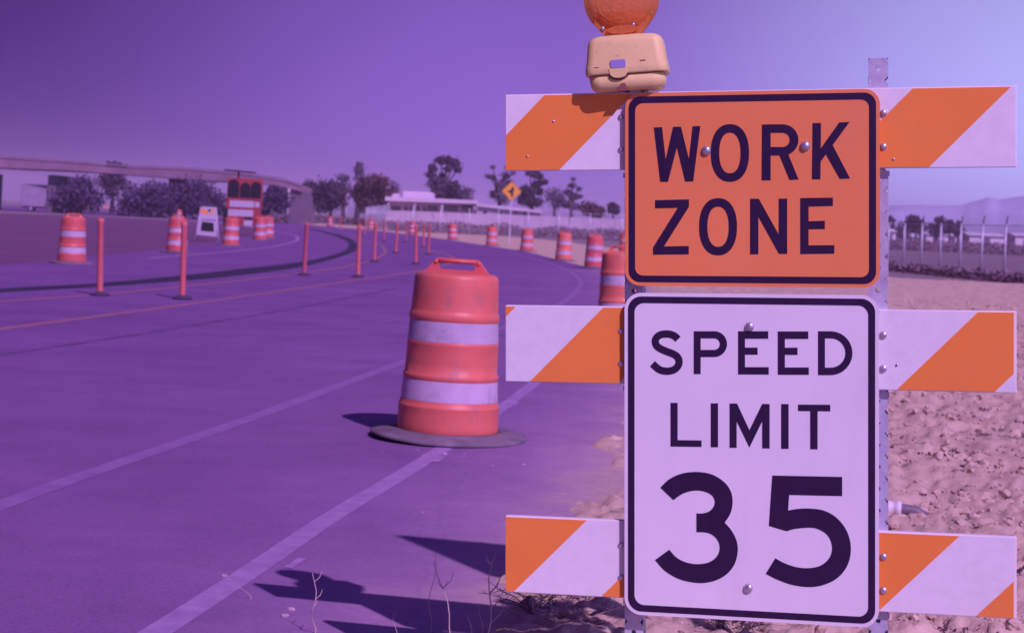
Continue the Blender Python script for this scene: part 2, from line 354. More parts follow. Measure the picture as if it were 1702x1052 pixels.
RIGHT = [(640, 1250), (760, 1120), (870, 985), (965, 875), (1035, 770), (1085, 660), (1110, 575), (1108, 515), (1075, 470), (1040, 454)]
FAR = [(990, 447), (937, 435), (875, 419), (817, 410), (752, 400), (685, 391), (617, 383), (548, 377), (485, 371), (420, 364.5), (300, 357.5), (120, 348), (-250, 329.5)]
NEAR = [(-250, 338), (120, 356), (300, 365), (400, 373), (435, 381), (430, 391), (330, 407), (150, 428), (-350, 472)]
edge_r = spline([tuple(G(x, y))[:2] for x, y in RIGHT], 10)
edge_out = []
for i, p in enumerate(edge_r):
    t = (edge_r[min(i + 1, len(edge_r) - 1)] - edge_r[max(i - 1, 0)]).normalized(); edge_out.append(p + Vector((t.y, -t.x)) * (0.6 if p.y < 25 else 0.0))
outline = edge_out + spline([tuple(G(x, y))[:2] for x, y in FAR], 3) + spline([tuple(G(x, y))[:2] for x, y in NEAR], 3) + [Vector((-9, 3.0)), Vector((-2.0, 2.5)), Vector((-0.5, 3.2))]
def edge_dist(x, y):
    """signed distance to the dirt edge of the shoulder: positive on the dirt side"""
    best = 1e9; s = 0
    for i in range(len(edge_r) - 1):
        a, b2 = edge_r[i], edge_r[i + 1]; d = b2 - a; t = max(0, min(1, ((x - a.x) * d.x + (y - a.y) * d.y) / d.length_squared))
        q = a + d * t; dd = math.hypot(x - q.x, y - q.y)
        if dd < best: best = dd; s = (d.y * (x - q.x) - d.x * (y - q.y))
    return best if s > 0 else -best
# asphalt as a fine strip next to the shoulder (so the dust attribute resolves) inside one sheet
bm = bmesh.new(); lay = bm.verts.layers.float.new('dust')
vv = [bm.verts.new((p[0], p[1], 0.012)) for p in outline]
tris = tessellate_polygon([[Vector((p[0], p[1], 0)) for p in outline]])
for t in tris:
    try: f = bm.faces.new([vv[i] for i in t])
    except ValueError: pass
bmesh.ops.recalc_face_normals(bm, faces=bm.faces)
if sum(f.normal.z for f in bm.faces) < 0: bmesh.ops.reverse_faces(bm, faces=bm.faces)
for it in range(5):
    es = [e for e in bm.edges if e.calc_length() > max(0.45, 0.07 * (e.verts[0].co.y + e.verts[1].co.y) / 2) and min(v.co.y for v in e.verts) < 60]
    if not es: break
    bmesh.ops.subdivide_edges(bm, edges=es, cuts=1); bmesh.ops.triangulate(bm, faces=bm.faces)
for v in bm.verts:
    d = edge_dist(v.co.x, v.co.y)
    v[lay] = max(0.0, min(1.0, 1.0 + d / 1.9), 0.55 * (1.0 + d / 8.0))
    v.co.z = 0.012
me = bpy.data.meshes.new('road'); bm.to_mesh(me); bm.free(); me.materials.append(M['asphalt'])
road = bpy.data.objects.new('road', me); C.objects.link(road); tag(road, kind='structure')

ZM = 0.0135
ribbon('edge_line', gpath([(80, 1172), (262, 1056), (430, 946), (560, 858), (735, 750), (880, 646), (985, 560), (1035, 505), (1045, 470)]), 0.092, 'white_paint', ZM, road, label='solid white edge line running under the near drum')
ribbon('lane_line', gpath([(-300, 965), (0, 845), (200, 773), (420, 697), (665, 606), (835, 546), (930, 507), (962, 480), (960, 462), (925, 442), (850, 421)]), 0.105, 'faded_paint', ZM, road, label='faint white lane line curving left in the distance')
ribbon('lane_line', gpath([(-300, 590), (0, 549), (300, 509), (480, 483), (684, 453), (745, 440), (755, 430), (735, 422), (700, 413)]), 0.11, 'yellow_paint', ZM, road, label='worn yellow line nearer the camera')
ribbon('lane_line', gpath([(-200, 520), (0, 503), (240, 484), (514, 453.5), (600, 438), (632, 427), (640, 417), (625, 405), (570, 393)]), 0.11, 'yellow_paint', ZM, road, label='worn yellow line beyond the orange posts')
ribbon('edge_line', gpath([(250, 430), (420, 415), (480, 405), (495, 397), (480, 389), (430, 379)]), 0.14, 'white_paint', ZM, road, label='pale line round the inner bend')
ribbon('tar_seam', gpath([(-200, 618), (0, 592), (190, 564), (380, 533), (500, 512), (660, 480)]), 0.10, 'seam', 0.0126, road)
# strip along the inner lane, darker than the road around it
lo = [(-300, 508), (0, 488), (200, 476), (400, 459), (513, 442), (582, 422), (593, 413), (592, 405), (583, 397), (562, 390), (516, 380)]
hi = [(-300, 499), (0, 481), (200, 469), (400, 448), (513, 434), (569, 419), (579, 409), (575, 401), (558, 393.5), (540, 388), (516, 382)]
a = gpath(lo, 8); b2 = gpath(hi, 8); vs = []; fs = []
for p, q in zip(a, b2): vs += [(p.x, p.y, 0.0126), (q.x, q.y, 0.0126)]
for i in range(len(a) - 1): fs.append((2 * i, 2 * i + 2, 2 * i + 3, 2 * i + 1))
MB().add(vs, fs).build('dark_lane_strip', 'darker', road)
# small stray paint flecks by the edge line
for i, (x, y, x2, y2) in enumerate([(478, 950, 502, 934), (838, 684, 862, 672), (722, 772, 738, 763)]):
    p, q = G(x, y), G(x2, y2); ribbon('paint_fleck', [(p.x, p.y), ((p.x + q.x) / 2, (p.y + q.y) / 2), (q.x, q.y)], 0.03, 'white_paint', 0.0146, road)

# dirt beyond the far edge of the road, pinkish strip behind the drums
a = gpath([(1300, 520), (1150, 478), (1040, 455), (990, 448), (937, 436), (875, 420), (817, 411), (752, 401), (685, 392), (617, 383.6), (548, 377.6), (485, 371.6)], 3)
b2 = gpath([(1300, 440), (1150, 425), (1040, 414), (990, 409), (937, 402), (875, 396), (817, 391), (752, 384), (685, 378), (617, 372), (548, 367), (485, 362.5)], 3)
vs = []; fs = []
for p, q in zip(a, b2): vs += [(p.x, p.y, 0.006), (q.x, q.y, 0.006)]
for i in range(len(a) - 1): fs.append((2 * i, 2 * i + 2, 2 * i + 3, 2 * i + 1))
MB().add(vs, fs).build('dirt_verge', 'dirt', kind='structure')
# brownish infield left of the bend
a = gpath([(-350, 474), (150, 429), (330, 408), (430, 391.5), (434, 382)], 4); b2 = gpath([(-350, 345), (100, 358), (250, 365), (380, 373), (420, 380)], 4)
vs = []; fs = []
for p, q in zip(a, b2): vs += [(p.x, p.y, 0.006), (q.x, q.y, 0.006)]
for i in range(len(a) - 1): fs.append((2 * i, 2 * i + 2, 2 * i + 3, 2 * i + 1))
M['infield'] = mat('infield_dirt', (0.15, 0.065, 0.15), 0.95, col2=(0.20, 0.09, 0.19), scale=0.5, spec=0.1, world_space=True, det=9)
MB().add(vs, fs).build('infield', 'infield', kind='structure')

# cloddy dirt field right of the shoulder
NX, NY = 210, 330; vs = []; idx = {}; fs = []
def fbm(x, y, s): return noise.fractal(Vector((x * s, y * s, 3.1)), 0.9, 2.1, 5)
def dirt_z(x, y, s):
    s2 = s + 0.22 * fbm(x, y, 1.1)
    k = max(0, min(1, (s2 + 0.5) / 0.8)); k = k * k * (3 - 2 * k)
    rough = 0.030 * fbm(x, y, 2.2) + 0.030 * abs(fbm(x + 9, y, 5.5)) + 0.026 * fbm(x, y + 7, 13) - 0.16 * max(0, fbm(x + 3, y + 31, 4.2) - 0.42)
    far = max(0, min(1, (y - 16) / 30))
    return -0.05 + k * 0.092 + k * rough * (1 - 0.4 * far) + (0.02 * k * fbm(x, y, 0.5))
for j in range(NY):
    d = 3.6 * (52 / 3.6) ** (j / (NY - 1))
    for i in range(NX):
        px = 760 + (1960 - 760) * i / (NX - 1); x = (px - CX) / F * d
        s = edge_dist(x, d) if x < 4 else 3
        if s < -1.0: continue
        idx[i, j] = len(vs); vs.append((x, d, dirt_z(x, d, s)))
for j in range(NY - 1):
    for i in range(NX - 1):
        q = [(i, j), (i + 1, j), (i + 1, j + 1), (i, j + 1)]
        if all(t in idx for t in q): fs.append([idx[t] for t in q])
mb = MB(); mb.add(vs, fs, 0, True); mb.build('dirt_field', 'dirt', kind='structure')
ICO = bmesh.new(); bmesh.ops.create_icosphere(ICO, subdivisions=1, radius=1.0)
icv = [v.co.copy() for v in ICO.verts]; icf = [[v.index for v in f.verts] for f in ICO.faces]; ICO.free()
mb = MB(); cnt = 0
while cnt < 4600:
    d = 4.2 * (34 / 4.2) ** (random.random() ** 0.8); px = random.choice((random.uniform(1440, 1760), random.uniform(1440, 1760), random.uniform(820, 1460))); x = (px - CX) / F * d
    s = edge_dist(x, d) if x < 4 else 3
    if s < 0.1 or (s < 0.6 and random.random() < 0.6): continue
    if noise.noise(Vector((x * 0.9, d * 0.9, 8))) < -0.1 and random.random() < 0.75: continue
    r = (0.003 + 0.018 * random.random() ** 4.5) * (1 + 0.04 * d)
    if random.random() < 0.012: r *= 1.6
    z = dirt_z(x, d, s); sq = Vector((random.uniform(.8, 1.4), random.uniform(.8, 1.4), random.uniform(.5, .9)))
    a = random.random() * 6.28; ca, sa = math.cos(a), math.sin(a); out = []
    for v in icv:
        w = v * (1 + random.uniform(-0.32, 0.25)) * r; w = Vector((w.x * sq.x, w.y * sq.y, w.z * sq.z))
        out.append((x + w.x * ca - w.y * sa, d + w.x * sa + w.y * ca, z + w.z + r * 0.15))
    mb.add(out, icf, 0, False); cnt += 1
mb.build('dirt_clods', 'clod', label='loose clods of dry dirt strewn over the field on the right', cat='dirt', kind='stuff')
# gravel bits on the shoulder
mb = MB()
for i in range(60):
    d = 4.6 * (14 / 4.6) ** random.random(); px = random.uniform(380, 1060); x = (px - CX) / F * d; s = edge_dist(x, d)
    if s > 0.3 or s < -2.0 or random.random() < -s / 2.0: continue
    r = 0.003 + 0.010 * random.random() ** 3; out = []
    for v in icv:
        w = v * (1 + random.uniform(-0.3, 0.25)) * r; out.append((x + w.x * 1.3, d + w.y, 0.012 + w.z * 0.6 + r * 0.3))
    mb.add(out, icf)
mb.build('shoulder_gravel', 'stone', label='scattered gravel and grit along the paved shoulder', cat='gravel', kind='stuff')

# ------------------------------------------------------------------ hills on the horizon
crest = [(760, 376), (900, 374), (1000, 372), (1100, 362), (1200, 350), (1300, 345), (1400, 342), (1475, 341), (1520, 340), (1590, 340), (1615, 335), (1642, 327.5), (1664, 330.5), (1690, 326), (1715, 325), (1770, 329), (1860, 340), (2000, 356)]
cp = spline([(x, y) for x, y in crest], 8); vs = []; fs = []; K = 9
for i, p in enumerate(cp):
    D = 1300; c = P(p.x, p.y + 1.2 * noise.noise(Vector((p.x * 0.05, 0, 0))), D); H = max(c.z, 1.0)
    for k in range(K):
        t = k / (K - 1); dd = D - 200 * (1 - t); hz = H * (t ** 1.3) * (1 + (0.05 * noise.noise(Vector((p.x * 0.02, t * 3, 2))) if 0 < t < 1 else 0))
        vs.append((c.x * dd / D, dd, hz - 0.5))
    vs.append((c.x * 1.08, D * 1.08, -0.5))
W = K + 1
for i in range(len(cp) - 1):
    for k in range(W - 1): a = i * W + k; fs.append((a, a + W, a + W + 1, a + 1))
mb = MB(); mb.add(vs, fs, 0, True); mb.build('hills', 'hazed_hill', kind='structure')

# ------------------------------------------------------------------ barricade
A = math.radians(13.9)
def cam2world(a, d, u): return Vector((a * cr - u * sr, d, EYE + a * sr + u * cr))
o0 = cam2world(0.560, 4.017, -1.217)
X = Vector((math.cos(A) * cr, -math.sin(A), math.cos(A) * sr)); Y = Vector((math.sin(A) * cr, math.cos(A), math.sin(A) * sr)); Z = Vector((-sr, 0, cr))
BM = Matrix(((X.x, Y.x, Z.x, o0.x), (X.y, Y.y, Z.y, o0.y), (X.z, Y.z, Z.z, o0.z), (0, 0, 0, 1))); BI = BM.inverted()
def L(px, py, y=0.0):
    """(x, z) on the barricade's plane at local depth y"""
    c = BI @ Vector((0, 0, EYE)); p = BI @ P(px, py, 4.0); t = (y - c.y) / (p.y - c.y); q = c + (p - c) * t; return (q.x, q.z)
bar = empty('barricade', matrix=BM, label='steel barricade with three orange and white striped boards carrying the two signs', cat='barricade')
HL = 0.5935; TH = 0.019
per, wid = 0.431, 0.2155
def stripes(z0, z1, starts, x0, x1):
    """orange bands leaning right (45 degrees), clipped to the board; starts = x where a band begins on the top edge"""
    out = []
    for s in starts:
        h = z1 - z0
        poly = [(s - h, z0), (s + wid - h, z0), (s + wid, z1), (s, z1)]
        for side in (0, 1):
            q = []
            for i in range(len(poly)):
                a, b = poly[i], poly[(i + 1) % len(poly)]
                ins = lambda p: p[0] >= x0 if side == 0 else p[0] <= x1
                lim = x0 if side == 0 else x1
                if ins(a): q.append(a)
                if ins(a) != ins(b): t = (lim - a[0]) / (b[0] - a[0]); q.append((lim, a[1] + (b[1] - a[1]) * t))
            poly = q
            if len(poly) < 3: break
        if len(poly) >= 3: out.append(poly)
    return out
tops = [1.524, 1.016, 0.508]
ref = [L(905, 157)[0], L(1003, 511)[0], L(975, 862)[0] - wid]
for zt, st in zip(tops, ref):
    z0 = zt - 0.184
    bd = MB().box((-HL, 0, z0), (HL, TH, zt)).build('board', 'white_sheet', bar); bevel(bd, 0.002)
    for poly in stripes(z0 + 0.002, zt - 0.003, [st + k * per for k in range(-4, 5)], -HL + 0.001, HL - 0.006):
        MB().plate(poly, -0.0012, 0.0002).build('stripe', 'orange_sheet', bd)
PX = {}
def perforated_post(name, xc, z0, z1, y0, parent, w=0.044):
    mb = MB(); h = w / 2; pitch = 0.0508; r = 0.0058; n = 16
    cs = [Vector((xc, y0 + h, 0))]
    axes = [(Vector((1, 0, 0)), Vector((0, -1, 0))), (Vector((0, 1, 0)), Vector((1, 0, 0))), (Vector((-1, 0, 0)), Vector((0, 1, 0))), (Vector((0, -1, 0)), Vector((-1, 0, 0)))]
    k = int((z1 - z0) / pitch); z0 = z1 - k * pitch
    for u, nn in axes:
        for i in range(k):
            za, zb = z0 + i * pitch, z0 + (i + 1) * pitch; zc = (za + zb) / 2
            sq = []; ci = []; inn = []
            for q in range(n):
                a = 2 * math.pi * (q + 0.5) / n; c, s = math.cos(a), math.sin(a); m = max(abs(c), abs(s)); base = cs[0] + nn * h
                sq.append(base + u * (c / m * h) + Vector((0, 0, zc + s / m * pitch / 2)))
                ci.append(base + u * (c * r) + Vector((0, 0, zc + s * r))); inn.append(ci[-1] - nn * 0.003)
            fs = [(q, (q + 1) % n, n + (q + 1) % n, n + q) for q in range(n)] + [(n + q, n + (q + 1) % n, 2 * n + (q + 1) % n, 2 * n + q) for q in range(n)]
            mb.add(sq + ci + inn, fs)
    # inner skin so the tube reads hollow through its holes and open top
    hi = h - 0.003
    a = [(xc - hi, y0 + h - hi), (xc + hi, y0 + h - hi), (xc + hi, y0 + h + hi), (xc - hi, y0 + h + hi)]; b = [(xc - h, y0), (xc + h, y0), (xc + h, y0 + w), (xc - h, y0 + w)]
    mb.add([(x, y, z1) for x, y in b] + [(x, y, z1) for x, y in a], [(i, (i + 1) % 4, 4 + (i + 1) % 4, 4 + i) for i in range(4)])
    return mb.build(name, 'galv', parent)
xl, xr = L(1056, 700, TH + .022)[0], L(1460, 700, TH + .022)[0]
perforated_post('post', xl, 0.03, 1.535, TH, bar); perforated_post('post', xr, 0.03, L(1463, 97, TH)[1], TH, bar)
for x in (xl, xr):
    MB().box((x - .03, -0.42, 0.0), (x + .03, 0.55, 0.03)).build('foot', 'galv', bar)
    # clips holding each board to the post
    for zt in tops:
        MB().box((x - .026, TH + .001, zt - .184 - .018), (x + .026, TH + .004 - .002, zt - .19)).build('clip', 'galv', bar)
def bolt(x, z, y, r, parent, name='bolt'):
    pr = [(r, 0.0), (r * 0.97, -r * .2), (r * 0.8, -r * .45), (r * 0.45, -r * .62), (0.0002, -r * .68)]
    return MB().lathe(pr, 14, cap=False, axis='y', off=(x, y, z)).build(name, 'bolt', parent)
for zt in tops:
    for px in (1032, 1468):
        for f in (0.058, 0.135):
            bolt(L(px, 500)[0], zt - f, 0.0, 0.009 if px > 1200 else 0.007, bar)
for (px, py) in ((920, 202), (877, 260), (1485, 265), (1491, 606)):
    x, z = L(px, py); bolt(x, z, -0.0012, 0.0032, bar, 'rivet')

# ------------------------------------------------------------------ signs bolted on the boards
YS = -0.016; YT = 0.002
def sign_root(name, px, py, label):
    x, z = L(px, py, YS)
    return empty(name, matrix=BM @ Matrix.Translation((x, YS, z)), label=label, cat='sign'), x, z
def sign_panel(root, ox, oz, rect, m, rad=0.036):
    x0, z0, x1, z1 = rect
    MB().plate([(p[0] - ox, p[1] - oz) for p in round_rect(x0, z0, x1, z1, rad, 10)], 0, YT).build('panel', [m], root)
    i, w = 0.0085, 0.0155
    out = [(p[0] - ox, p[1] - oz) for p in round_rect(x0 + i, z0 + i, x1 - i, z1 - i, rad - i, 10)]
    inn = [(p[0] - ox, p[1] - oz) for p in round_rect(x0 + i + w, z0 + i + w, x1 - i - w, z1 - i - w, rad - i - w * .55, 10)]
    MB().plate(out, -0.0007, -0.0002, [inn]).build('border', 'sign_black', root)
def rect_from(tl, tr, bl, br):
    q = [L(*p, YS) for p in (tl, tr, bl, br)]
    return ((q[0][0] + q[2][0]) / 2, (q[2][1] + q[3][1]) / 2, (q[1][0] + q[3][0]) / 2, (q[0][1] + q[1][1]) / 2)
def curve_pts(pts, k=5):
    """closed outline; a point with a third value is a corner, runs between corners are smoothed"""
    n = len(pts); ci = [i for i in range(n) if len(pts[i]) == 3]
    if not ci: 
        ci = [0]
    out = []
    for a, c in enumerate(ci):
        d = ci[(a + 1) % len(ci)]; run = [pts[c][:2]]; i = (c + 1) % n
        while i != d: run.append(pts[i][:2]); i = (i + 1) % n
        run.append(pts[d][:2])
        if len(run) == 2: out.append(run[0])
        else: out += [tuple(p) for p in spline(run, k)[:-1]]
    return out
def K(*p): return [(x, y, 1) for x, y in p]
def oval(x0, y0, x1, y1, e=2.25, n=44):
    cx, cy, rx, ry = (x0 + x1) / 2, (y0 + y1) / 2, (x1 - x0) / 2, (y1 - y0) / 2; o = []
    for k in range(n):
        a = 2 * math.pi * k / n; c, s = math.cos(a), math.sin(a)
        o.append((cx + rx * math.copysign(abs(c) ** (2 / e), c), cy + ry * math.copysign(abs(s) ** (2 / e), s)))
    return o
def bowl(x0, y0, x1, y1):                # flat left side, half-round right side
    r = (y1 - y0) / 2; cx = max(x0, x1 - r); rx = x1 - cx
    return [(x0, y0)] + [(cx + rx * math.cos(math.radians(t)), y0 + r + r * math.sin(math.radians(t))) for t in range(-90, 91, 9)] + [(x0, y1)]
def stroke(pts, w):
    c = spline(pts, 5); l = []; r = []
    for i, p in enumerate(c):
        t = (c[min(i + 1, len(c) - 1)] - c[max(i - 1, 0)]).normalized(); q = Vector((-t.y, t.x)) * w / 2; l.append(tuple(p + q)); r.append(tuple(p - q))
    return l + r[::-1]
def letter(root, ox, oz, org, sc, outline, holes=(), more=()):
    def cv(pts):
        o = []
        for p in pts:
            x, z = L(org[0] + p[0] * sc, org[1] + p[1] * sc, YS); o.append((x - ox, z - oz))
        return o
    mb = MB()
    def ccw(p):
        ar = sum(p[i][0] * p[(i + 1) % len(p)][1] - p[(i + 1) % len(p)][0] * p[i][1] for i in range(len(p))); return p if ar > 0 else p[::-1]
    mb.plate(ccw(cv(outline)), -0.0007, -0.0002, [ccw(cv(h)) for h in holes])
    for i, q in enumerate(more): mb.plate(ccw(cv(q)), -0.0008 - i * 0.0001, -0.0002)
    return mb.build('letter', 'sign_black', root)
# WORK ZONE
wz, ox, oz = sign_root('work_zone_sign', 1251, 312, 'orange work zone sign with black lettering above the speed limit sign')
wrect = rect_from((1040, 156), (1463, 147), (1038, 477), (1462, 476))
sign_panel(wz, ox, oz, wrect, 'sign_orange')
org, sc = (1020, 130), 0.35175
lw = lambda *a, **k: letter(wz, ox, oz, org, sc, *a, **k)
lw([(190, 234), (229, 232), (246, 385), (281, 231), (318, 230), (356, 383), (373, 228), (410, 227), (376, 488), (338, 489), (299, 328), (257, 490), (220, 490)])
lw(oval(459, 218, 640, 490), [oval(499, 258, 600, 450)])
lw([(701, 220)] + bowl(742, 219, 873, 366)[0:] + [(742, 483), (699, 483)], [bowl(742, 259, 832, 326)], [[(778, 352), (822, 352), (874, 479), (831, 481)]])
lw([(940, 213), (980, 213), (977, 478), (937, 478)], (), [[(1066, 210), (1115, 208), (979, 394), (979, 332)], [(1003, 360), (1034, 315), (1117, 474), (1069, 476)]])
lw([(196, 577), (356, 573), (356, 608), (238, 795), (355, 793), (355, 832), (186, 834), (186, 800), (303, 613), (196, 615)])
lw(oval(404, 567, 583, 837), [oval(443, 607, 544, 797)])
lw([(645, 570), (686, 570), (780, 738), (780, 570), (820, 569), (820, 830), (781, 830), (684, 655), (684, 832), (645, 832)])
lw([(882, 567), (1036, 565), (1036, 604), (921, 607), (921, 676), (998, 674), (998, 713), (921, 714), (921, 790), (1043, 789), (1043, 829), (882, 831)])
for px, py in ((1174, 250.5), (1338.5, 243)):
    x, z = L(px, py, YS); bolt(x - ox, z - oz, -0.0012, 0.0112, wz)
# SPEED LIMIT 35
sp, ox, oz = sign_root('speed_limit_sign', 1249, 763, 'white speed limit 35 sign with black border below the orange sign')
srect = rect_from((1041, 490), (1461, 487), (1035, 1024), (1461, 1039))
sign_panel(sp, ox, oz, srect, 'sign_white', 0.040)
org, sc = (1020, 470), 0.29467
ls = lambda *a, **k: letter(sp, ox, oz, org, sc, *a, **k)
ls(stroke([(363, 318), (345, 301), (322, 291), (296, 288), (264, 293), (241, 310), (235, 334), (245, 357), (268, 373), (300, 387), (334, 400), (358, 416), (369, 441), (363, 468), (343, 488), (315, 497), (288, 497), (255, 487), (219, 456)], 41))
ls([(452, 273)] + bowl(491, 273, 640, 418) + [(491, 514), (452, 514)], [bowl(491, 313, 599, 378)])
ls([(702, 273), (872, 273), (872, 315), (741, 315), (741, 365), (812, 365), (812, 405), (741, 405), (741, 475), (875, 475), (875, 517), (702, 516)])
ls([(926, 274), (1098, 274), (1098, 316), (966, 316), (966, 366), (1037, 365), (1037, 406), (966, 406), (966, 477), (1101, 477), (1101, 518), (926, 518)])
ls(bowl(1153, 273, 1347, 520), [bowl(1192, 313, 1307, 478)])
ls([(321, 676), (361, 676), (361, 886), (496, 888), (496, 924), (321, 922)])
ls([(548, 679), (589, 679), (589, 926), (548, 926)])
ls([(654, 680), (696, 680), (766, 830), (838, 682), (880, 683), (880, 933), (838, 932), (838, 780), (766, 928), (694, 780), (694, 929), (654, 929)])
ls([(945, 683), (987, 683), (987, 935), (945, 935)])
ls([(1040, 686), (1222, 687), (1222, 724), (1151, 723), (1150, 938), (1109, 937), (1109, 723), (1040, 722)])
org, sc = (1020, 740), 0.29653
c = lambda *p: (*p, 1)
ln = lambda *a, **k: letter(sp, ox, oz, org, sc, *a, **k)
ln(curve_pts([c(262, 236), (310, 190), (380, 158), (465, 148), (550, 162), (620, 205), (658, 260), (667, 320), (655, 380), c(623, 432),
              (660, 475), (688, 530), (696, 590), (680, 660), (640, 715), (580, 752), (510, 769), (440, 766), (360, 745), (285, 700), c(232, 641),
              c(312, 583), (350, 625), (400, 652), (465, 664), (530, 655), (575, 625), (594, 580), (585, 535), (555, 502), (515, 487), c(464, 485), c(464, 380), (500, 380), (540, 366), (565, 330), (560, 292), (530, 266), (480, 253), (430, 256), (380, 274), c(335, 306)]))
ln(curve_pts([c(889, 168), c(1281, 176), c(1281, 283), c(984, 277), c(978, 364), (1030, 355), (1100, 353), (1180, 365), (1250, 405), (1305, 475), (1329, 560), (1322, 640), (1290, 705), (1235, 755), (1160, 785), (1085, 792), (1000, 780), (920, 752), c(852, 718),
              c(906, 631), (960, 660), (1030, 682), (1100, 686), (1160, 672), (1205, 635), (1224, 585), (1215, 530), (1185, 490), (1130, 463), (1070, 461), (1010, 468), c(970, 480), c(870, 450)]))
for px, py in ((1246, 543), (1244, 977)):
    x, z = L(px, py, YS); bolt(x - ox, z - oz, -0.0012, 0.0108, sp)

# ------------------------------------------------------------------ warning light on the left post
lx, lz = L(1044, 152, 0.0)
wlm = BM @ Matrix.Translation((lx, 0.012, lz)) @ Matrix.Rotation(math.radians(-3.2), 4, 'Y') @ Matrix.Rotation(math.radians(4), 4, 'Z')
wlr = empty('warning_light', matrix=wlm, label='yellow barricade light with round amber lens on top of the left post', cat='light')
def loft(sections, rad, n=5):
    """stack of rounded rectangles (cx, cy, hx, hy, z)"""
    vs = []; fs = []
    for cx, cy, hx, hy, z in sections:
        r = min(rad, hx * .95, hy * .95)
        for qx, qy, a0 in ((1, 1, 0), (-1, 1, 90), (-1, -1, 180), (1, -1, 270)):
            for k in range(n): a = math.radians(a0 + 90 * k / (n - 1)); vs.append((cx + qx * (hx - r) + r * math.cos(a), cy + qy * (hy - r) + r * math.sin(a), z))
    m = 4 * n
    for i in range(len(sections) - 1):
        for k in range(m): a, b = i * m + k, i * m + (k + 1) % m; fs.append((a, b, b + m, a + m))
    fs.append(list(range(m))[::-1]); fs.append([(len(sections) - 1) * m + k for k in range(m)])
    return vs, fs
hx, hy = 0.0935, 0.058
lower = MB().add(*loft([(0, 0, .074, .044, .000), (0, 0, .083, .052, .006), (0, 0, .0875, .055, .016), (0, 0, .089, .056, .036)], .026), 0, True).build('lower_case', 'case', wlr)
cover = MB().add(*loft([(0, 0, hx + .002, hy + .002, .0385), (0, 0, hx + .0035, hy + .0035, .042), (0, 0, hx + .0025, hy + .0025, .056), (0, 0, hx - .001, hy, .075), (0, 0, hx - .005, hy - .003, .112), (0, 0, hx - .009, hy - .006, .123), (0, 0, hx - .020, hy - .013, .130), (0, 0, hx - .05, hy - .026, .133)], .021), 0, True).build('cover', 'case', wlr)
MB().add(*loft([(0, 0, .0885, .0555, .0355), (0, 0, .0885, .0555, .039)], .026), 0, True).build('gasket', 'case_gap', wlr)
# tongue of the cover over the seam, latch window, notch at the bottom
MB().plate(arc(-.016, .040, .020, .0115, 180, 360, 10) + [(.006, .051), (-.038, .051)], -hy - .0055, -hy + .004).build('tongue', 'case', cover)
MB().plate(arc(-.016, .0385, .0245, .0155, 180, 360, 10), -.0562, -.050).build('seam_shadow_gap', 'case_gap', lower)
bevel(MB().plate(round_rect(-.034, .0525, .002, .0715, .004, 4), -hy - .0048, -hy + .004).build('latch', 'latch', cover), .001)
MB().plate([(-.022, -.002), (.002, -.002), (-.002, .016), (-.012, .016)], -.0560, -.030).build('notch', 'case_gap', lower)
for x, z in ((-.066, .093), (.028, .099), (-.017, .081)): MB().plate(arc(x, z, .0011, .0011, 0, 330, 10), -hy - .0008 + (.002 if z > .09 else .0), -hy + .01).build('screw_hole', 'case_gap', cover)
for x, z in ((-.068, .056), (.042, .066)): MB().plate([(x - .006, z - .0012), (x + .006, z - .0012), (x + .006, z + .0012), (x - .006, z + .0012)], -hy - .0026, -hy + .01).build('slot', 'case_gap', cover)
# bracket between case and post
MB().box((.004, -.012, -.034), (.030, .030, .002)).build('bracket', 'galv', wlr)
MB().box((.036, -.004, -.034), (.046, .030, .002)).build('bracket', 'galv', wlr)
# lens: two-sided dish with a flat rim, on an amber neck
lc = (-.006, 0, .2225)
pr = [(.0002, -.034), (.025, -.033), (.05, -.0285), (.068, -.021), (.078, -.012), (.0795, -.0065), (.0895, -.0055), (.0905, 0), (.0895, .0055), (.0795, .0065), (.078, .012), (.068, .021), (.05, .0285), (.025, .033), (.0002, .034)]
dish = MB().lathe(pr, 48, cap=False, axis='y', off=lc).build('lens', 'lens', wlr)
for k, r in enumerate((.060,)):
    ring = [(lc[0] + r * math.cos(2 * math.pi * i / 36), -(.0335 - (r / .078) ** 2.4 * .018), lc[2] + r * math.sin(2 * math.pi * i / 36)) for i in range(37)]
    MB().tube(ring, .0012, 6, cap=False).build('lens_rib', 'lens', dish)
MB().plate([(-.045, .128), (.033, .128), (.062, .165), (.05, .19), (-.062, .19), (-.074, .165)], -.012, .012).build('neck', 'lens', wlr)
MB().plate(arc(-.006, .146, .036, .010, 0, 360, 20)[:-1], -.024, -.010).build('neck_boss', 'lens', wlr)
for x in (-.053, .020): MB().lathe([(.0048, -.013), (.0048, -.019), (.003, -.0205), (.0002, -.0205)], 12, cap=False, axis='y', off=(x, 0, .1525 + (.004 if x > 0 else 0))).build('screw', 'bolt', wlr)
# ------------------------------------------------------------------ a second sign, out of frame to the right: its shadow falls on the shoulder
tl = G(655, 890); hz = 3.0
per_h = Vector((-SUNDIR.x / SUNDIR.z, -SUNDIR.y / SUNDIR.z))
cxy = Vector((tl.x, tl.y)) - per_h * hz + Vector((math.cos(A), -math.sin(A))) * 0.305
rs = empty('road_sign', loc=(cxy.x, cxy.y, 0), rz=-A, label='tall sign on a post right of the barricade, known by its shadow on the shoulder', cat='sign')
MB().plate(round_rect(-.305, hz - .76, .305, hz, .04, 6), -0.03, -0.027).build('panel', 'sign_back', rs)
MB().box((-.022, -.026, 0), (.022, .018, hz - .05)).build('post', 'galv', rs)

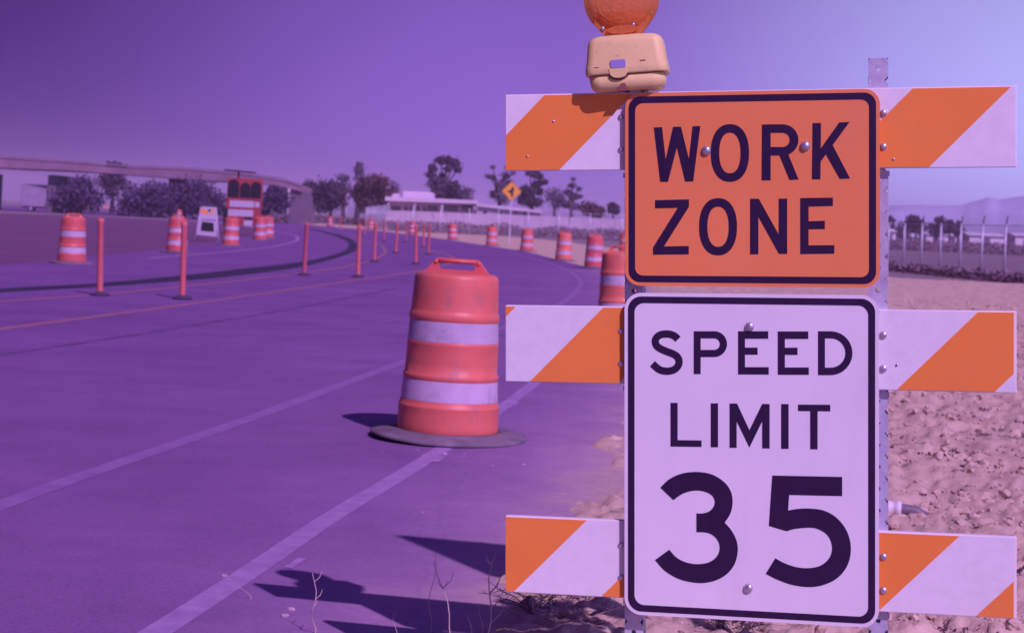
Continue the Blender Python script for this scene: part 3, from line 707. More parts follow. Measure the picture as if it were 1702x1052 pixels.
# ------------------------------------------------------------------ traffic drums
def make_drum():
    r = empty('traffic_drum', cat='drum', group='orange and white traffic drums')
    prof = [(.272, .02), (.278, .03), (.2773, .075), (.2767, .12), (.276, .172), (.2775, .178), (.2745, .184), (.270, .188), (.2675, .206), (.2655, .210), (.2625, .265),
            (.2595, .322), (.2625, .326), (.2635, .345), (.2605, .352), (.2545, .356), (.2532, .41), (.252, .46), (.251, .508), (.2525, .514), (.2515, .524), (.249, .528), (.2458, .584),
            (.2425, .640), (.2455, .644), (.2475, .662), (.2455, .682), (.2405, .688), (.2375, .70), (.2355, .75), (.2333, .80), (.2305, .868), (.2275, .882), (.221, .892), (.205, .899), (.12, .903), (.0002, .904)]
    body = MB().lathe(prof, 56, cap=False).build('body', 'orange_drum', r)
    for z0, z1, r0, r1 in ((.2115, .3205, .2662, .2602), (.5295, .6385, .2497, .2432)):
        MB().lathe([(r0, z0), ((r0 + r1) / 2, (z0 + z1) / 2), (r1, z1)], 56, cap=False).build('reflective_band', 'drum_white', r)
    for ch in r.children:
        for v in ch.data.vertices:
            a = math.atan2(v.co.y, v.co.x); k = 1 + .011 * noise.noise(Vector((math.cos(a) * 1.6, math.sin(a) * 1.6, v.co.z * 3.2))) + .004 * noise.noise(Vector((math.cos(a) * 5, math.sin(a) * 5, v.co.z * 9 + 4)))
            v.co.x *= k; v.co.y *= k
    # handle: arched plate with a slot and a grip bar
    outl = [(-.195, .893), (.195, .893), (.165, .915), (.135, .955), (.118, .975), (.10, .980), (-.10, .980), (-.118, .975), (-.135, .955), (-.165, .915)]
    h = bevel(MB().plate(outl, -.030, .030, [round_rect(-.098, .918, .098, .953, .012, 4)]).build('handle', 'orange_drum', r), .006, 2)
    MB().tube([(-.10, -.034, .966), (.10, -.034, .966)], .0085, 10).build('grip_bar', 'orange_drum', h)
    for x in (-.117, .117): MB().lathe([(.011, -.030), (.011, -.036), (.006, -.038), (.0002, -.038)], 12, cap=False, axis='y', off=(x, 0, .958)).build('rivet', 'orange_drum', h)
    # rubber base ring, slightly dished and warped
    mb = MB(); n = 56; rows = [(.272, .018), (.285, .046), (.31, .042), (.39, .026), (.425, .018), (.432, .012), (.428, .002)]; vs = []; fs = []
    for j, (rr, z) in enumerate(rows):
        for k in range(n):
            a = 2 * math.pi * k / n; w = 1 + 0.012 * math.sin(3 * a + 1) + .006 * math.sin(7 * a)
            vs.append((rr * w * math.cos(a), rr * w * math.sin(a), z + (.010 * max(0, math.sin(2 * a + .5)) if j > 2 else 0)))
    for j in range(len(rows) - 1):
        for k in range(n): a, b = j * n + k, j * n + (k + 1) % n; fs.append((a + n, b + n, b, a)[::-1])
    mb.add(vs, fs, 0, True); mb.build('base_ring', 'rubber', r)
    return r
drum0 = make_drum(); first = True
drums = [  # base pixel of the drum, label
    (743, 731, 'large orange drum nearest the camera, standing beside the white edge line'),
    (1031, 551, 'drum half hidden behind the left edge of the two signs'),
    (987, 447, 'drum just left of the one half hidden behind the signs'),
    (936.5, 434, 'second drum left of the signs along the far road edge'),
    (875, 418, 'third drum left of the signs along the far road edge'),
    (817, 409, 'drum on the far road edge left of the yellow diamond sign post'),
    (752, 399, 'drum on the far road edge just above the near drum handle'),
    (685, 390, 'far drum among the orange posts left of the near drum handle'),
    (616, 382, 'far drum behind the cluster of orange posts below the broad brown tree'),
    (548, 377, 'small far drum below the low trees, right of the lone orange post'),
    (483, 370, 'small far drum below the pale kiosk shape'),
    (119, 439, 'largest drum on the left, near the leftmost orange post'),
    (294, 421, 'drum behind the second orange post from the left'),
    (383, 409, 'drum in front of the red framed trailer'),
    (432, 400, 'drum right of the red framed trailer, front one of an overlapping pair'),
    (445, 396, 'drum right of the red framed trailer, rear one of an overlapping pair'),
    (297, 366, 'small drum seen just above the drum behind the second orange post'),
    (246, 353, 'far small drum left of the one above the second orange post'),
    (268, 351.5, 'far small drum between two others above the infield'),
    (135, 346, 'dim far drum at left, beyond the white vehicles'),
    (1038, 421, 'small drum cut off by the left edge of the orange sign')]
for x, y, lab in drums:
    o = drum0 if first else copy_tree(drum0); first = False
    g = G(x, y); o.location = (g.x, g.y, 0.012); o.rotation_euler = (random.uniform(-.02, .02), random.uniform(-.025, .025), math.atan2(-g.x, g.y) + random.uniform(-.5, .5))
    o['label'] = lab
drum0.rotation_euler = (math.radians(-.3), math.radians(.9), math.radians(-3)); drum0.location.z = 0.016

# ------------------------------------------------------------------ tubular delineator posts
def make_post():
    r = empty('delineator_post', cat='post', group='orange delineator posts between the lanes')
    MB().lathe([(.042, .035), (.040, .10), (.038, .93), (.045, .945), (.045, .985), (.036, .998), (.0002, 1.0)], 20, cap=False).build('tube', 'orange_faded', r)
    MB().lathe([(.13, .0), (.13, .014), (.11, .026), (.06, .04), (.042, .05)], 20).build('base', 'black_rubber', r)
    return r
dp0 = make_post(); first = True
posts = [(166, 493, 'leftmost orange post, standing left of the drum pair'), (303, 499, 'second orange post from the left, in front of a drum'), (505.5, 459, 'third orange post from the left, alone by the dark bend'),
         (595, 462, 'tall orange post left of the cluster, fourth large one from the left'), (622, 436, 'orange post just right of the fourth large one'), (638, 402, 'short far orange post left of the middle of the cluster'),
         (657.5, 422, 'orange post in the middle of the cluster'), (675, 403, 'short far orange post beside the far drum in the cluster'), (691, 440, 'orange post left of the near drum handle, lowest base'),
         (703.5, 412, 'thin orange post second from right in the cluster'), (712, 424, 'rightmost orange post, touching the near drum handle'), (518, 377.5, 'far orange post just right of the lone post'),
         (566, 385, 'far orange post between two small drums'), (606, 392, 'far orange post beside the small drum below the brown tree'), (595, 388, 'far orange post behind the fourth large one'),
         (466, 371, 'far orange post left of the small drum below the pale kiosk shape'), (222, 350.5, 'dim far orange post left of the small far drums')]
for x, y, lab in posts:
    o = dp0 if first else copy_tree(dp0); first = False
    g = G(x, y); o.location = (g.x, g.y, 0.019); o.rotation_euler = (random.uniform(-.035, .035), random.uniform(-.035, .035), random.random() * 6); o['label'] = lab

# ------------------------------------------------------------------ red framed trailer, sign stand, diamond sign
g = G(404, 391); s = g.y / F      # metres per pixel there
tr = empty('display_trailer', loc=(g.x, g.y, 0), rz=0.03, label='red framed trailer with a dark display and white boards behind the left drums', cat='trailer')
w = 29 * s
zt, zb, z2 = 94 * s, 61 * s, 16 * s
fr = MB().plate([(-w, zb - .1), (w, zb - .1), (w, zt - .08), (w - .08, zt), (-w + .08, zt), (-w, zt - .08)], -.10, .12).build('frame', 'red_paint', tr)
for cxx, rr, hh in ((-.33 * 1.62, .27, 1.0), (0.02, .24, .86), (.33 * 1.62, .25, .92)):
    z1 = zb + (zt - zb) * .98 * hh - rr
    MB().plate([(cxx - rr, zb + .04), (cxx + rr, zb + .04)] + arc(cxx, z1 - .04, rr, rr, 0, 180, 12), -.13, -.095).build('display_pane', 'dark_panel', fr)
MB().plate([(-w + .02, z2), (w - .1, z2), (w - .02, zb - .11), (-w - .05, zb - .11)], -.05, .35).build('body', 'red_paint', tr)
for zz, hh, x0, x1 in ((46, 11, -.70, .46), (47, 9, .50, .72), (31, 11, -.75, .44), (16, 9, .02, .42)):
    MB().box((x0, -.09, zz * s), (x1, -.055, (zz + hh) * s)).build('white_board', 'white_paint_metal', tr)
MB().box((-.05 + .1, -.085, 24 * s), (.42, -.06, 29 * s)).build('dark_slot', 'dark_panel', tr)
sp_ = MB().box((-1.15, -.25, 104 * s), (.30, .45, 104 * s + .06)).build('solar_panel', 'dark_panel', tr); sp_.rotation_euler = (0, .05, 0)
MB().tube([(-.35, .1, zt - .05), (-.35, .1, 104 * s)], .05, 8).build('mast', 'red_paint', tr)
for x in (-.65, .65):
    MB().lathe([(.30, -.09), (.32, -.05), (.32, .05), (.30, .09)], 20, axis='x', off=(x, .2, .32)).build('wheel', 'black_rubber', tr)
MB().box((-.95, -.2, z2 - .05), (-.75, .1, 44 * s)).build('control_box', 'dark_panel', tr)

g = G(344, 401); s = g.y / F
st = empty('sign_stand', loc=(g.x, g.y, 0), rz=0.1, label='white folding sign stand with a dark square board among the left drums', cat='sign stand')
for sg in (-1, 1):
    MB().tube([(sg * .42, -.18, 0), (sg * .27, 0, 56 * s)], .03, 8).build('leg', 'white_paint_metal', st)
    MB().tube([(sg * .42, .25, 0), (sg * .27, .02, 56 * s)], .03, 8).build('leg', 'white_paint_metal', st)
MB().plate([(-.33, 36 * s), (.35, 36 * s), (.28, 57 * s), (-.26, 57 * s)], -.075, -.055).build('panel', 'white_paint_metal', st)
MB().plate([(-.30, 48 * s), (-.02, 44 * s), (.05, 47 * s), (-.20, 55 * s)], -.080, -.076).build('orange_mark', 'orange_sheet', st)
MB().plate([(.10, 44 * s), (.17, 44 * s), (.22, 55 * s), (.14, 55 * s)], -.080, -.076).build('orange_mark', 'sign_yellow', st)
MB().plate([(.0, 49 * s), (.09, 49 * s), (.09, 53 * s), (.0, 53 * s)], -.0805, -.0765).build('black_mark', 'dark_panel', st)
MB().plate([(-.40, 10 * s), (.40, 8 * s), (.37, 34 * s), (-.34, 35 * s)], -.13, -.115).build('lower_board', 'white_paint_metal', st)
MB().plate([(-.24, 17 * s), (.25, 16 * s), (.22, 31 * s), (-.20, 32 * s)], -.14, -.131).build('dark_board', 'dark_panel', st)

d = 96.0; g = GD(848, d)
ds = empty('diamond_sign', loc=(g.x, g.y, 0), rz=0.05, label='yellow diamond warning sign with black arrow in front of the trees', cat='sign')
zc = P(847, 318, d).z; hh = 17 * d / F
def rdiamond(h, r, k=4):
    o = []
    for a in (0, 90, 180, 270):
        c_, s_ = math.cos(math.radians(a)), math.sin(math.radians(a))
        o += [((h - r * 1.414) * c_ + r * math.cos(math.radians(a - 45 + 90 * i / k)), zc + (h - r * 1.414) * s_ + r * math.sin(math.radians(a - 45 + 90 * i / k))) for i in range(k + 1)]
    return o
pn = MB().plate(rdiamond(hh, .05), -.05, -.046).build('panel', 'sign_yellow', ds)
MB().plate(rdiamond(hh - .03, .04), -.0515, -.0503, [rdiamond(hh - .055, .03)]).build('border', 'sign_black', pn)
MB().plate([(.0, zc - .32), (.10, zc - .32), (.10, zc + .05), (.16, zc + .05), (.05, zc + .33), (-.04, zc + .08), (-.26, zc - .02), (-.04, zc - .12)], -.0515, -.0503).build('arrow', 'sign_black', pn)
MB().box((-.035, -.044, 0), (.035, .02, zc + hh - .1)).build('post', 'galv', ds)

# ------------------------------------------------------------------ chain-link fences
def fence(name, pts, step, h, label, arms=False):
    r = empty(name, loc=(pts[0][0], pts[0][1], 0), label=label, cat='fence'); o = Vector((pts[0][0], pts[0][1], 0))
    pm = MB().tube([(0, 0, 0), (0, 0, h + .04)], .036, 8).mesh('post', 'galv'); am = MB().tube([(0, 0, h), (0.02, -.12, h + .32)], .02, 6).mesh('barb_arm', 'dark_twig')
    for i in range(len(pts) - 1):
        a, b = Vector((*pts[i], 0)), Vector((*pts[i + 1], 0)); Ln = (b - a).length; k = max(1, round(Ln / step)); t = (b - a) / Ln
        for j in range(k + (i == len(pts) - 2)):
            p = a + (b - a) * (j / k) - o
            q = bpy.data.objects.new('post', pm); C.objects.link(q); q.parent = r; q.location = p
            if arms: m = bpy.data.objects.new('barb_arm', am); C.objects.link(m); m.parent = q
        ang = math.atan2(t.y, t.x)
        q = MB().add([(0, 0, .04), (Ln, 0, .04), (Ln, 0, h), (0, 0, h)], [(0, 1, 2, 3)]).build('wire_mesh', 'wire', r); q.location = a - o + Vector((0, 0, 0)) + Vector((t.y, -t.x, 0)) * .04; q.rotation_euler = (0, 0, ang)
        q = MB().tube([a - o + Vector((0, 0, h)), b - o + Vector((0, 0, h))], .012, 6).build('top_rail', 'galv', r)
    return r
fence('chain_link_fence', [(17.6, 42), (15.4, 67.5), (11.2, 116)], 2.06, 1.83, 'wire fence with bare posts along the dirt field right of the signs', True)
fence('chain_link_fence', [(10.6, 128), (-10.4, 141), (-17, 198), (-40, 215)], 2.9, 2.1, 'long wire fence across the background in front of the white building')

# ------------------------------------------------------------------ plants made of leaf faces
def leaf_faces(mb, c, rad, n, size, mi=0, flat=1.0):
    for i in range(n):
        while True:
            v = Vector((random.uniform(-1, 1), random.uniform(-1, 1), random.uniform(-1, 1)))
            if v.length_squared <= 1: break
        v = v * (0.55 + 0.45 * random.random()) if random.random() < .5 else v
        k_ = 1.0 if random.random() < .72 else random.uniform(1.0, 1.55)
        p = Vector((c[0] + v.x * rad[0] * k_, c[1] + v.y * rad[1] * k_, c[2] + v.z * rad[2] * k_))
        u = Vector((random.gauss(0, 1), random.gauss(0, 1), random.gauss(0, flat))).normalized(); w = u.orthogonal().normalized(); w = (Matrix.Rotation(random.random() * 6.28, 3, u) @ w)
        s = size * random.uniform(.6, 1.3); u2 = u * s; w2 = w * s * .55
        mb.add([p - u2, p + w2, p + u2, p - w2], [(0, 1, 2, 3)], mi)
def tree(px, ytop, ybase, wpx, d, m, label, clumps=None, n=1400, leaf=.26, trunk=True, name='tree'):
    s = d / F; base = GD(px, d); top = P(px, ytop, d); h = top.z; w = wpx * s / 2
    r = empty(name, loc=(base.x, base.y, 0), label=label, cat='tree', group='background trees')
    zc0 = max(P(px, ybase, d).z, 0.3)
    cl = clumps or [(random.uniform(-.62, .62), random.uniform(.12, .86), random.uniform(.28, .46)) for _ in range(9)] + [(0, .8, .36), (-.3, .45, .5), (.35, .4, .5)]
    mb = MB(); tot = sum(c[2] ** 2 for c in cl)
    lim = []
    for cx, cz, cr_ in cl:
        p = (cx * w, random.uniform(-.5, .5) * w, zc0 + (h - zc0) * cz); R = 1.12 * cr_ * max(w, (h - zc0) * .38)
        leaf_faces(mb, p, (R * random.uniform(.9, 1.35), R, R * random.uniform(.7, 1.0)), int(1.9 * n * cr_ ** 2 / tot), leaf * .8); lim.append(p)
    mb.build('crown', m, r)
    mb = MB(); tz = zc0 + (h - zc0) * .35
    mb.tube([(0, 0, -.05), (.05 * w, 0, tz * .5), (0, 0, tz)], [max(.1, .05 * h), .035 * h, .025 * h], 8)
    for p in lim:
        if p[2] > tz * .9: mb.tube([(0, 0, tz * .85), (p[0] * .45, p[1] * .4, (tz + p[2]) / 2 - .2), p], [.022 * h, .014 * h, .005 * h], 5)
    mb.build('trunk', 'bark', r)
    return r
tree(735, 262, 338, 62, 205, 'leaf', 'tall dark tree with gaps in its crown behind the white building',
     [(-.25, .93, .26), (.15, .95, .26), (.5, .88, .27), (.72, .74, .2), (-.62, .76, .24), (-.75, .6, .22), (-.45, .42, .34), (-.35, .2, .36), (-.1, .58, .22), (.12, .3, .3), (.3, .1, .34), (.55, .38, .3), (.8, .2, .26), (.15, .75, .16), (-.4, .03, .34)], 2600, .24)
tree(766, 308, 342, 46, 206, 'leaf_pale', 'small thin grey tree at the right foot of the tall dark tree', None, 420, .2)
tree(828, 272, 340, 58, 200, 'leaf_pale', 'thin pale tree left of the yellow diamond sign',
     [(-.45, .9, .14), (-.62, .68, .2), (.35, .92, .12), (.3, .72, .2), (.1, .5, .28), (.55, .5, .26), (.2, .2, .4), (-.3, .25, .26), (.7, .78, .14), (-.35, .64, .16)], 900, .2)
tree(882, 284, 345, 54, 200, 'leaf', 'dark tree with two bare stems right of the yellow diamond sign',
     [(-.2, .94, .22), (.12, .92, .26), (.45, .84, .2), (.72, .72, .18), (-.42, .45, .3), (-.5, .2, .32), (.18, .62, .22), (.4, .45, .24), (.35, .15, .3), (-.1, .1, .24), (.42, .66, .2)], 1900, .22)
tree(920, 308, 350, 40, 208, 'leaf_pale', 'thin grey tree between the dark tree and the pale feathery one', None, 460, .2)
tree(948, 294, 352, 46, 208, 'leaf_pale', 'pale feathery tree rightmost above the white building',
     [(.05, .93, .16), (.0, .75, .24), (-.35, .55, .22), (.5, .66, .18), (.62, .45, .18), (.1, .45, .3), (-.3, .2, .34), (.3, .15, .34), (-.65, .35, .18)], 1000, .2)
tree(593, 270, 300, 15, 215, 'leaf_pale', 'slender tree tip rising above the broad brown tree', [(0, .9, .5), (0, .6, .6), (.1, .3, .6), (0, .1, .5), (-.2, -.3, .4)], 380, .24)
tree(618, 291, 352, 70, 195, 'leaf_brown', 'broad brown tree behind the cluster of orange posts', [(-.35, .75, .36), (.05, .85, .34), (.4, .8, .34), (-.7, .5, .3), (.75, .5, .3), (0, .5, .5), (-.4, .3, .4), (.4, .3, .42), (-.1, .1, .4), (.65, .1, .34)], 2600, .3)
tree(570, 284, 330, 24, 212, 'leaf_pale', 'narrow pale tree left of the slender tree tip', None, 420, .22)
tree(548, 300, 352, 62, 200, 'leaf', 'low dark tree left of the broad brown tree', None, 1700, .28)
tree(512, 299, 352, 56, 203, 'leaf', 'low rounded dark tree behind the lone orange post', None, 1500, .28)
tree(652, 298, 335, 20, 210, 'leaf_pale', 'small narrow tree at the left end of the white building', None, 300, .2)
tree(472, 308, 352, 50, 206, 'leaf', 'dark tree under the right end of the overpass', None, 1200, .28)
tree(185, 265, 330, 50, 215, 'leaf', 'dark tree poking above the overpass at left', None, 1500, .3)
for x, wd, lb in ((250, 70, 'dark tree below the overpass, left of its pale pier'), (330, 74, 'dark tree below the overpass behind the white sign stand'), (130, 60, 'dark tree below the overpass beside the white truck'), (450, 40, 'dark tree right of the red framed trailer')):
    tree(x, 299 + .02 * x, 356, wd * 1.5, 178, 'leaf_shade', lb, None, 2400, .26)
tree(1018, 337, 356, 22, 190, 'leaf', 'round dark bush near the left edge of the orange sign', None, 700, .2, name='bush')
tree(985, 340, 360, 44, 196, 'leaf_brown', 'low brown bush left of the round dark bush', None, 700, .22, name='bush')
tree(1477, 356, 392, 22, 240, 'leaf', 'dark tree just right of the sign post', None, 500, .26)
tree(1499, 369, 396, 36, 246, 'leaf_pale', 'pale low tree behind the fence next to the sign post', None, 500, .26)
tree(1522, 357, 393, 36, 240, 'leaf', 'largest rounded tree beyond the fence right of the signs', None, 1100, .26)
tree(1556, 359.5, 393, 30, 240, 'leaf', 'second rounded tree beyond the fence right of the signs', None, 800, .26)
tree(1578, 362.5, 393, 24, 242, 'leaf', 'third rounded tree beyond the fence, right of the second', None, 600, .26)
tree(1592, 364, 393, 16, 244, 'leaf', 'rightmost small tree of the row beyond the fence', None, 420, .26)
# brush between fence and buildings, and along the dirt field
mb = MB()
for i in range(14000):
    px = random.uniform(440, 1060); d = random.uniform(141.5, 158) if px > 645 else random.uniform(197, 215); p = GD(px, d); hgt = .5 + .55 * noise.noise(Vector((px * .02, d * .1, 0))) + .25
    leaf_faces(mb, (p.x, p.y, random.random() * max(.25, hgt)), (.3, .3, .12), 1, .13)
mb.build('dry_brush', 'brush', label='low dry brush behind the long background fence', cat='brush', kind='stuff')
mb = MB()
for i in range(5200):
    t = random.random() ** .8; y = 40 + 30 * t; x = 17.6 - (y - 42) * .0863 - .9 + random.gauss(0, .28)
    hgt = .09 + .10 * noise.noise(Vector((x, y * .6, 0)))
    leaf_faces(mb, (x, y, random.random() * max(.05, hgt * 1.6)), (.1, .1, .03), 1, .075)
mb.build('bank_shade_weeds', 'shade_brush', label='weeds coloured dark for the shaded bank along the foot of the fence right of the signs', cat='weeds', kind='stuff')  # weeds given a dark colour to carry the bank's shade
mb = MB()
for i in range(2600):
    y = random.uniform(40, 72); x = 17.6 - (y - 42) * .0863 - .2 + random.gauss(0, .35)
    leaf_faces(mb, (x, y, random.random() * .30), (.1, .1, .06), 1, .08)
mb.build('dry_weeds', 'brush', label='pale dry weeds just behind the dark ones at the fence', cat='weeds', kind='stuff')

mb = MB()
for i in range(9000):
    px = random.uniform(1430, 1790); d = random.uniform(192, 206); p = GD(px, d); top = 1.15 + .35 * noise.noise(Vector((px * .05, d * .1, 4)))
    leaf_faces(mb, (p.x, p.y, random.random() * top), (.3, .3, .12), 1, .16)
mb.build('field_brush', 'brush', label='low grey brush across the field in front of the white sheds', cat='brush', kind='stuff')
mb = MB()
for i in range(300):
    d = 5.0 * (30 / 5.0) ** random.random(); px = random.uniform(1450, 1740); x = (px - CX) / F * d; z = dirt_z(x, d, 3); sc_ = random.uniform(.008, .026) * (1 + .03 * d)
    for j in range(random.randint(5, 12)):
        leaf_faces(mb, (x + random.gauss(0, sc_ * 1.3), d + random.gauss(0, sc_), z + random.random() * sc_ * .35), (.004, .004, .003), 1, sc_ * .45)
mb.build('pit_shade_bits', 'shade_brush', label='dark weed scraps put in for small shaded pits over the dirt field', cat='weeds', kind='stuff')  # added dark scraps take the place of small shadows in the dirt
# ------------------------------------------------------------------ buildings
def win(parent, x0, x1, z0, z1, y, nm='window'):
    f = MB().plate([(x0 - .06, z0 - .06), (x1 + .06, z0 - .06), (x1 + .06, z1 + .06), (x0 - .06, z1 + .06)], y - .05, y + .02, [[(x0, z0), (x1, z0), (x1, z1), (x0, z1)]]).build(nm, 'pale_roof', parent)
    MB().box((x0, y - .01, z0), (x1, y + .01, z1)).build('pane', 'window', f)
d = 172; s = d / F
def zy(px, py): return P(px, py, d).z
bx = lambda px: (px - 640) * s
ba = empty('long_building', loc=(GD(640, d).x, d, 0), label='long low white building with a raised roof box at its left end', cat='building')
MB().box((bx(646), 0, 0), (bx(790), 9, zy(700, 336))).build('wall', 'pale_wall', ba)
rf = MB().plate([(bx(640), zy(640, 334)), (bx(792), zy(792, 339.5)), (bx(792), zy(792, 333.5)), (bx(735), zy(735, 331)), (bx(641), zy(641, 327))], -1.6, 9.5).build('roof', 'pale_roof', ba)
bevel(MB().box((bx(666), .2, zy(690, 331)), (bx(717), 6, zy(690, 318.5))).build('roof_box', 'pale_roof', rf), .15, 2)
MB().box((bx(650), .5, zy(655, 331)), (bx(662), 4, zy(655, 322))).build('roof_vent', 'pale_roof', rf)
for x0, x1 in ((650, 665), (680, 697), (709, 727), (736, 760), (766, 786)):
    win(ba, bx(x0), bx(x1), zy(x0, 350.5), zy(x0, 341.5), 0)
for x0 in (671, 702): 
    dr = MB().box((bx(x0), -.04, 0), (bx(x0 + 6), .02, zy(x0, 343))).build('door', 'dark_concrete', ba)
for px in (646, 690, 735, 788): MB().box((bx(px) - .08, -1.4, 0), (bx(px) + .08, -1.24, zy(px, 336))).build('column', 'pale_wall', ba)
d = 165; s = d / F
bb = empty('flat_roof_building', loc=(GD(793, d).x, d, 0), label='white flat roofed building below the yellow diamond sign', cat='building')
bx = lambda px: (px - 793) * s
wl_ = MB().plate([(0, 0), (bx(898), 0), (bx(898), zy(898, 352)), (bx(793), zy(793, 340))], 0, 8).build('wall', 'pale_wall', bb)
MB().plate([(bx(791), zy(791, 343)), (bx(900), zy(900, 355)), (bx(900), zy(900, 350)), (bx(791), zy(791, 338))], -.4, 8.4).build('roof', 'pale_roof', bb)
for px in (802, 827, 853, 879): win(bb, bx(px), bx(px + 7), zy(px, 356), zy(px, 350.5), 0)
bd_ = MB().box((bx(868), -.04, 0), (bx(874), .02, zy(868, 352))).build('door', 'dark_concrete', bb)
# long white wall in front of the buildings: panels between piers
d = 161; s = d / F
ww = empty('boundary_wall', loc=(GD(640, d).x, d, 0), label='long white panelled wall behind the fence, left of the signs', cat='wall')
bx = lambda px: (px - 640) * s
px = 642
while px < 1052:
    w_ = random.uniform(22, 30); t = zy(px + w_ / 2, 350 + (px - 640) * .038)
    MB().box((bx(px), 0, 0), (bx(px + w_) - .05, .2, t)).build('wall_panel', 'pale_wall', ww); px += w_
# far sheds on the right
for i, (x0, x1, yt, yb, dd, lab) in enumerate([(1462, 1489, 382, 404, 235, 'white shed next to the right sign post'), (1516, 1527, 391, 402, 250, 'tiny white hut below the largest rounded tree'), (1540, 1567, 388, 399, 255, 'white shed below the second rounded tree'),
                                               (1569, 1592, 389, 398, 258, 'white shed below the rightmost small tree'), (1612, 1671, 389.5, 402, 240, 'longest white shed at far right beyond the fence'), (1688, 1722, 389.5, 406, 230, 'white shed cut off by the right edge of the picture')]):
    s = dd / F; d = dd; r = empty('shed', loc=(GD(x0, dd).x, dd, 0), label=lab, cat='shed', group='white sheds beyond the fence'); wv = (x1 - x0) * s; zt = max(P((x0 + x1) / 2, yt, dd).z, 1.8)
    MB().box((0, 0, 0), (wv, 5, zt - .25)).build('wall', 'shed_white', r)
    MB().add([(-.2, -.3, zt - .25), (wv + .2, -.3, zt - .25), (wv + .2, 5.3, zt - .25), (-.2, 5.3, zt - .25), (-.2, 2.5, zt + .15), (wv + .2, 2.5, zt + .15)], [(0, 1, 5, 4), (2, 3, 4, 5), (0, 4, 3), (1, 2, 5), (0, 3, 2, 1)]).build('roof', 'shed_white', r)
    if wv > 2: MB().box((wv * .4, -.03, 0), (wv * .4 + .9, .02, min(1.9, zt - .4))).build('door', 'dark_concrete', r)
# ------------------------------------------------------------------ overpass at the left
d = 182; s = d / F
ov = empty('overpass', loc=(GD(0, d).x, d, 0), label='tan concrete overpass sloping down behind the left drums', cat='bridge')
bx = lambda px: px * s
tp = [(-260, 246), (0, 263), (120, 271), (215, 279), (300, 282), (400, 290), (470, 301), (500, 311)]
bt = [(500, 319), (470, 311), (400, 303), (300, 298), (215, 291), (120, 284), (0, 279), (-260, 265)]
def pl(l): return [(bx(x), P(x, y, d).z) for x, y in l]
dk = MB().plate(pl(bt)[::-1][::1] if False else [p for p in pl(bt)[::-1]] + [p for p in pl(tp)[::-1]], 0, 9).build('deck', 'concrete', ov)
MB().plate([p for p in [(bx(x), P(x, y - 1, d).z) for x, y in tp]] + [(bx(x), P(x, y - 4, d).z) for x, y in tp[::-1]], -.15, .15).build('parapet', 'concrete', dk)
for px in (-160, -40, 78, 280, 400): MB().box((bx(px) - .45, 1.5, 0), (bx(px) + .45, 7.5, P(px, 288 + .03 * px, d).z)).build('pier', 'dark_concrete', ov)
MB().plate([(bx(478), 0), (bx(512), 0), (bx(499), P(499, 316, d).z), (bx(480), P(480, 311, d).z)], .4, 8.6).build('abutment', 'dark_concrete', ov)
# pale kiosk shape by the trees
d = 194; s = d / F; g = GD(484, d)
kk = empty('kiosk', loc=(g.x, d, 0), label='pale kiosk with a wide flat cap right of the red framed trailer', cat='kiosk')
MB().box((-6 * s, 0, 0), (5 * s, .8, P(484, 322, d).z)).build('body', 'pale_wall', kk)
bevel(MB().box((-8 * s, -.2, P(484, 322, d).z), (13 * s, 1.0, P(484, 314, d).z)).build('cap', 'pale_roof', kk), .1, 2)
# ------------------------------------------------------------------ parked vehicles far left
def vehicle(px, py, L_, H, label, box=False, rz=0.15):
    g = G(px, py); r = empty('parked_truck' if box else 'parked_car', loc=(g.x, g.y, 0), rz=rz, label=label, cat='truck' if box else 'car', group='vehicles parked at far left')
    h = L_ / 2
    if box:
        bevel(MB().box((-h, -1.0, .55), (h * .42, 1.0, H)).build('cargo_box', 'offwhite', r), .05)
        cab = bevel(MB().plate([(h * .46, .45), (h, .45), (h, 1.15), (h * .82, H * .72), (h * .46, H * .72)], -.9, .9).build('cab', 'offwhite', r), .06)
        MB().plate([(h * .56, 1.2), (h * .88, 1.2), (h * .78, H * .66), (h * .56, H * .66)], -.92, -.89).build('side_window', 'window', cab)
        MB().box((-h * .95, -.8, .42), (h * .5, .8, .55)).build('chassis', 'dark_panel', r)
    else:
        bd = bevel(MB().plate([(-h, .35), (h, .35), (h, .72), (h * .55, .9), (h * .25, H), (-h * .45, H), (-h * .8, .95), (-h, .9)], -.85, .85).build('body', 'offwhite', r), .08)
        MB().plate([(-h * .66, .95), (h * .42, .95), (h * .2, H - .1), (-h * .4, H - .1)], -.87, -.84).build('side_window', 'window', bd)
    for x in (-h * .62, h * .62):
        for y in (-.82, .82):
            wh = MB().lathe([(.28, -.1), (.33, -.07), (.33, .07), (.28, .1)], 18, axis='y', off=(x, y, .33)).build('wheel', 'black_rubber', r)
            MB().lathe([(.17, -.112), (.17, .112)], 12, axis='y', off=(x, y, .33)).build('rim', 'bolt', wh)
vehicle(80, 353, 5.6, 2.9, 'white box truck parked below the overpass at far left', True)
vehicle(112, 349.5, 4.2, 1.5, 'white car parked right of the box truck at far left', False, .1)
vehicle(212, 354, 4.0, 1.5, 'white car parked below the overpass left of the pale pier', False, .4)
g = G(178, 351)
wb = empty('small_barricade', loc=(g.x, g.y, 0), rz=.1, label='low white and orange barricade far left between the dim drums', cat='barricade')
for z in (.45, .95):
    q = MB().box((-.9, -.04, z), (.9, 0, z + .28)).build('board', 'white_paint_metal', wb)
    for k in range(3): MB().plate([(-.8 + k * .6, z + .01), (-.5 + k * .6, z + .01), (-.3 + k * .6, z + .27), (-.6 + k * .6, z + .27)], -.05, -.041).build('stripe', 'orange_sheet', q)
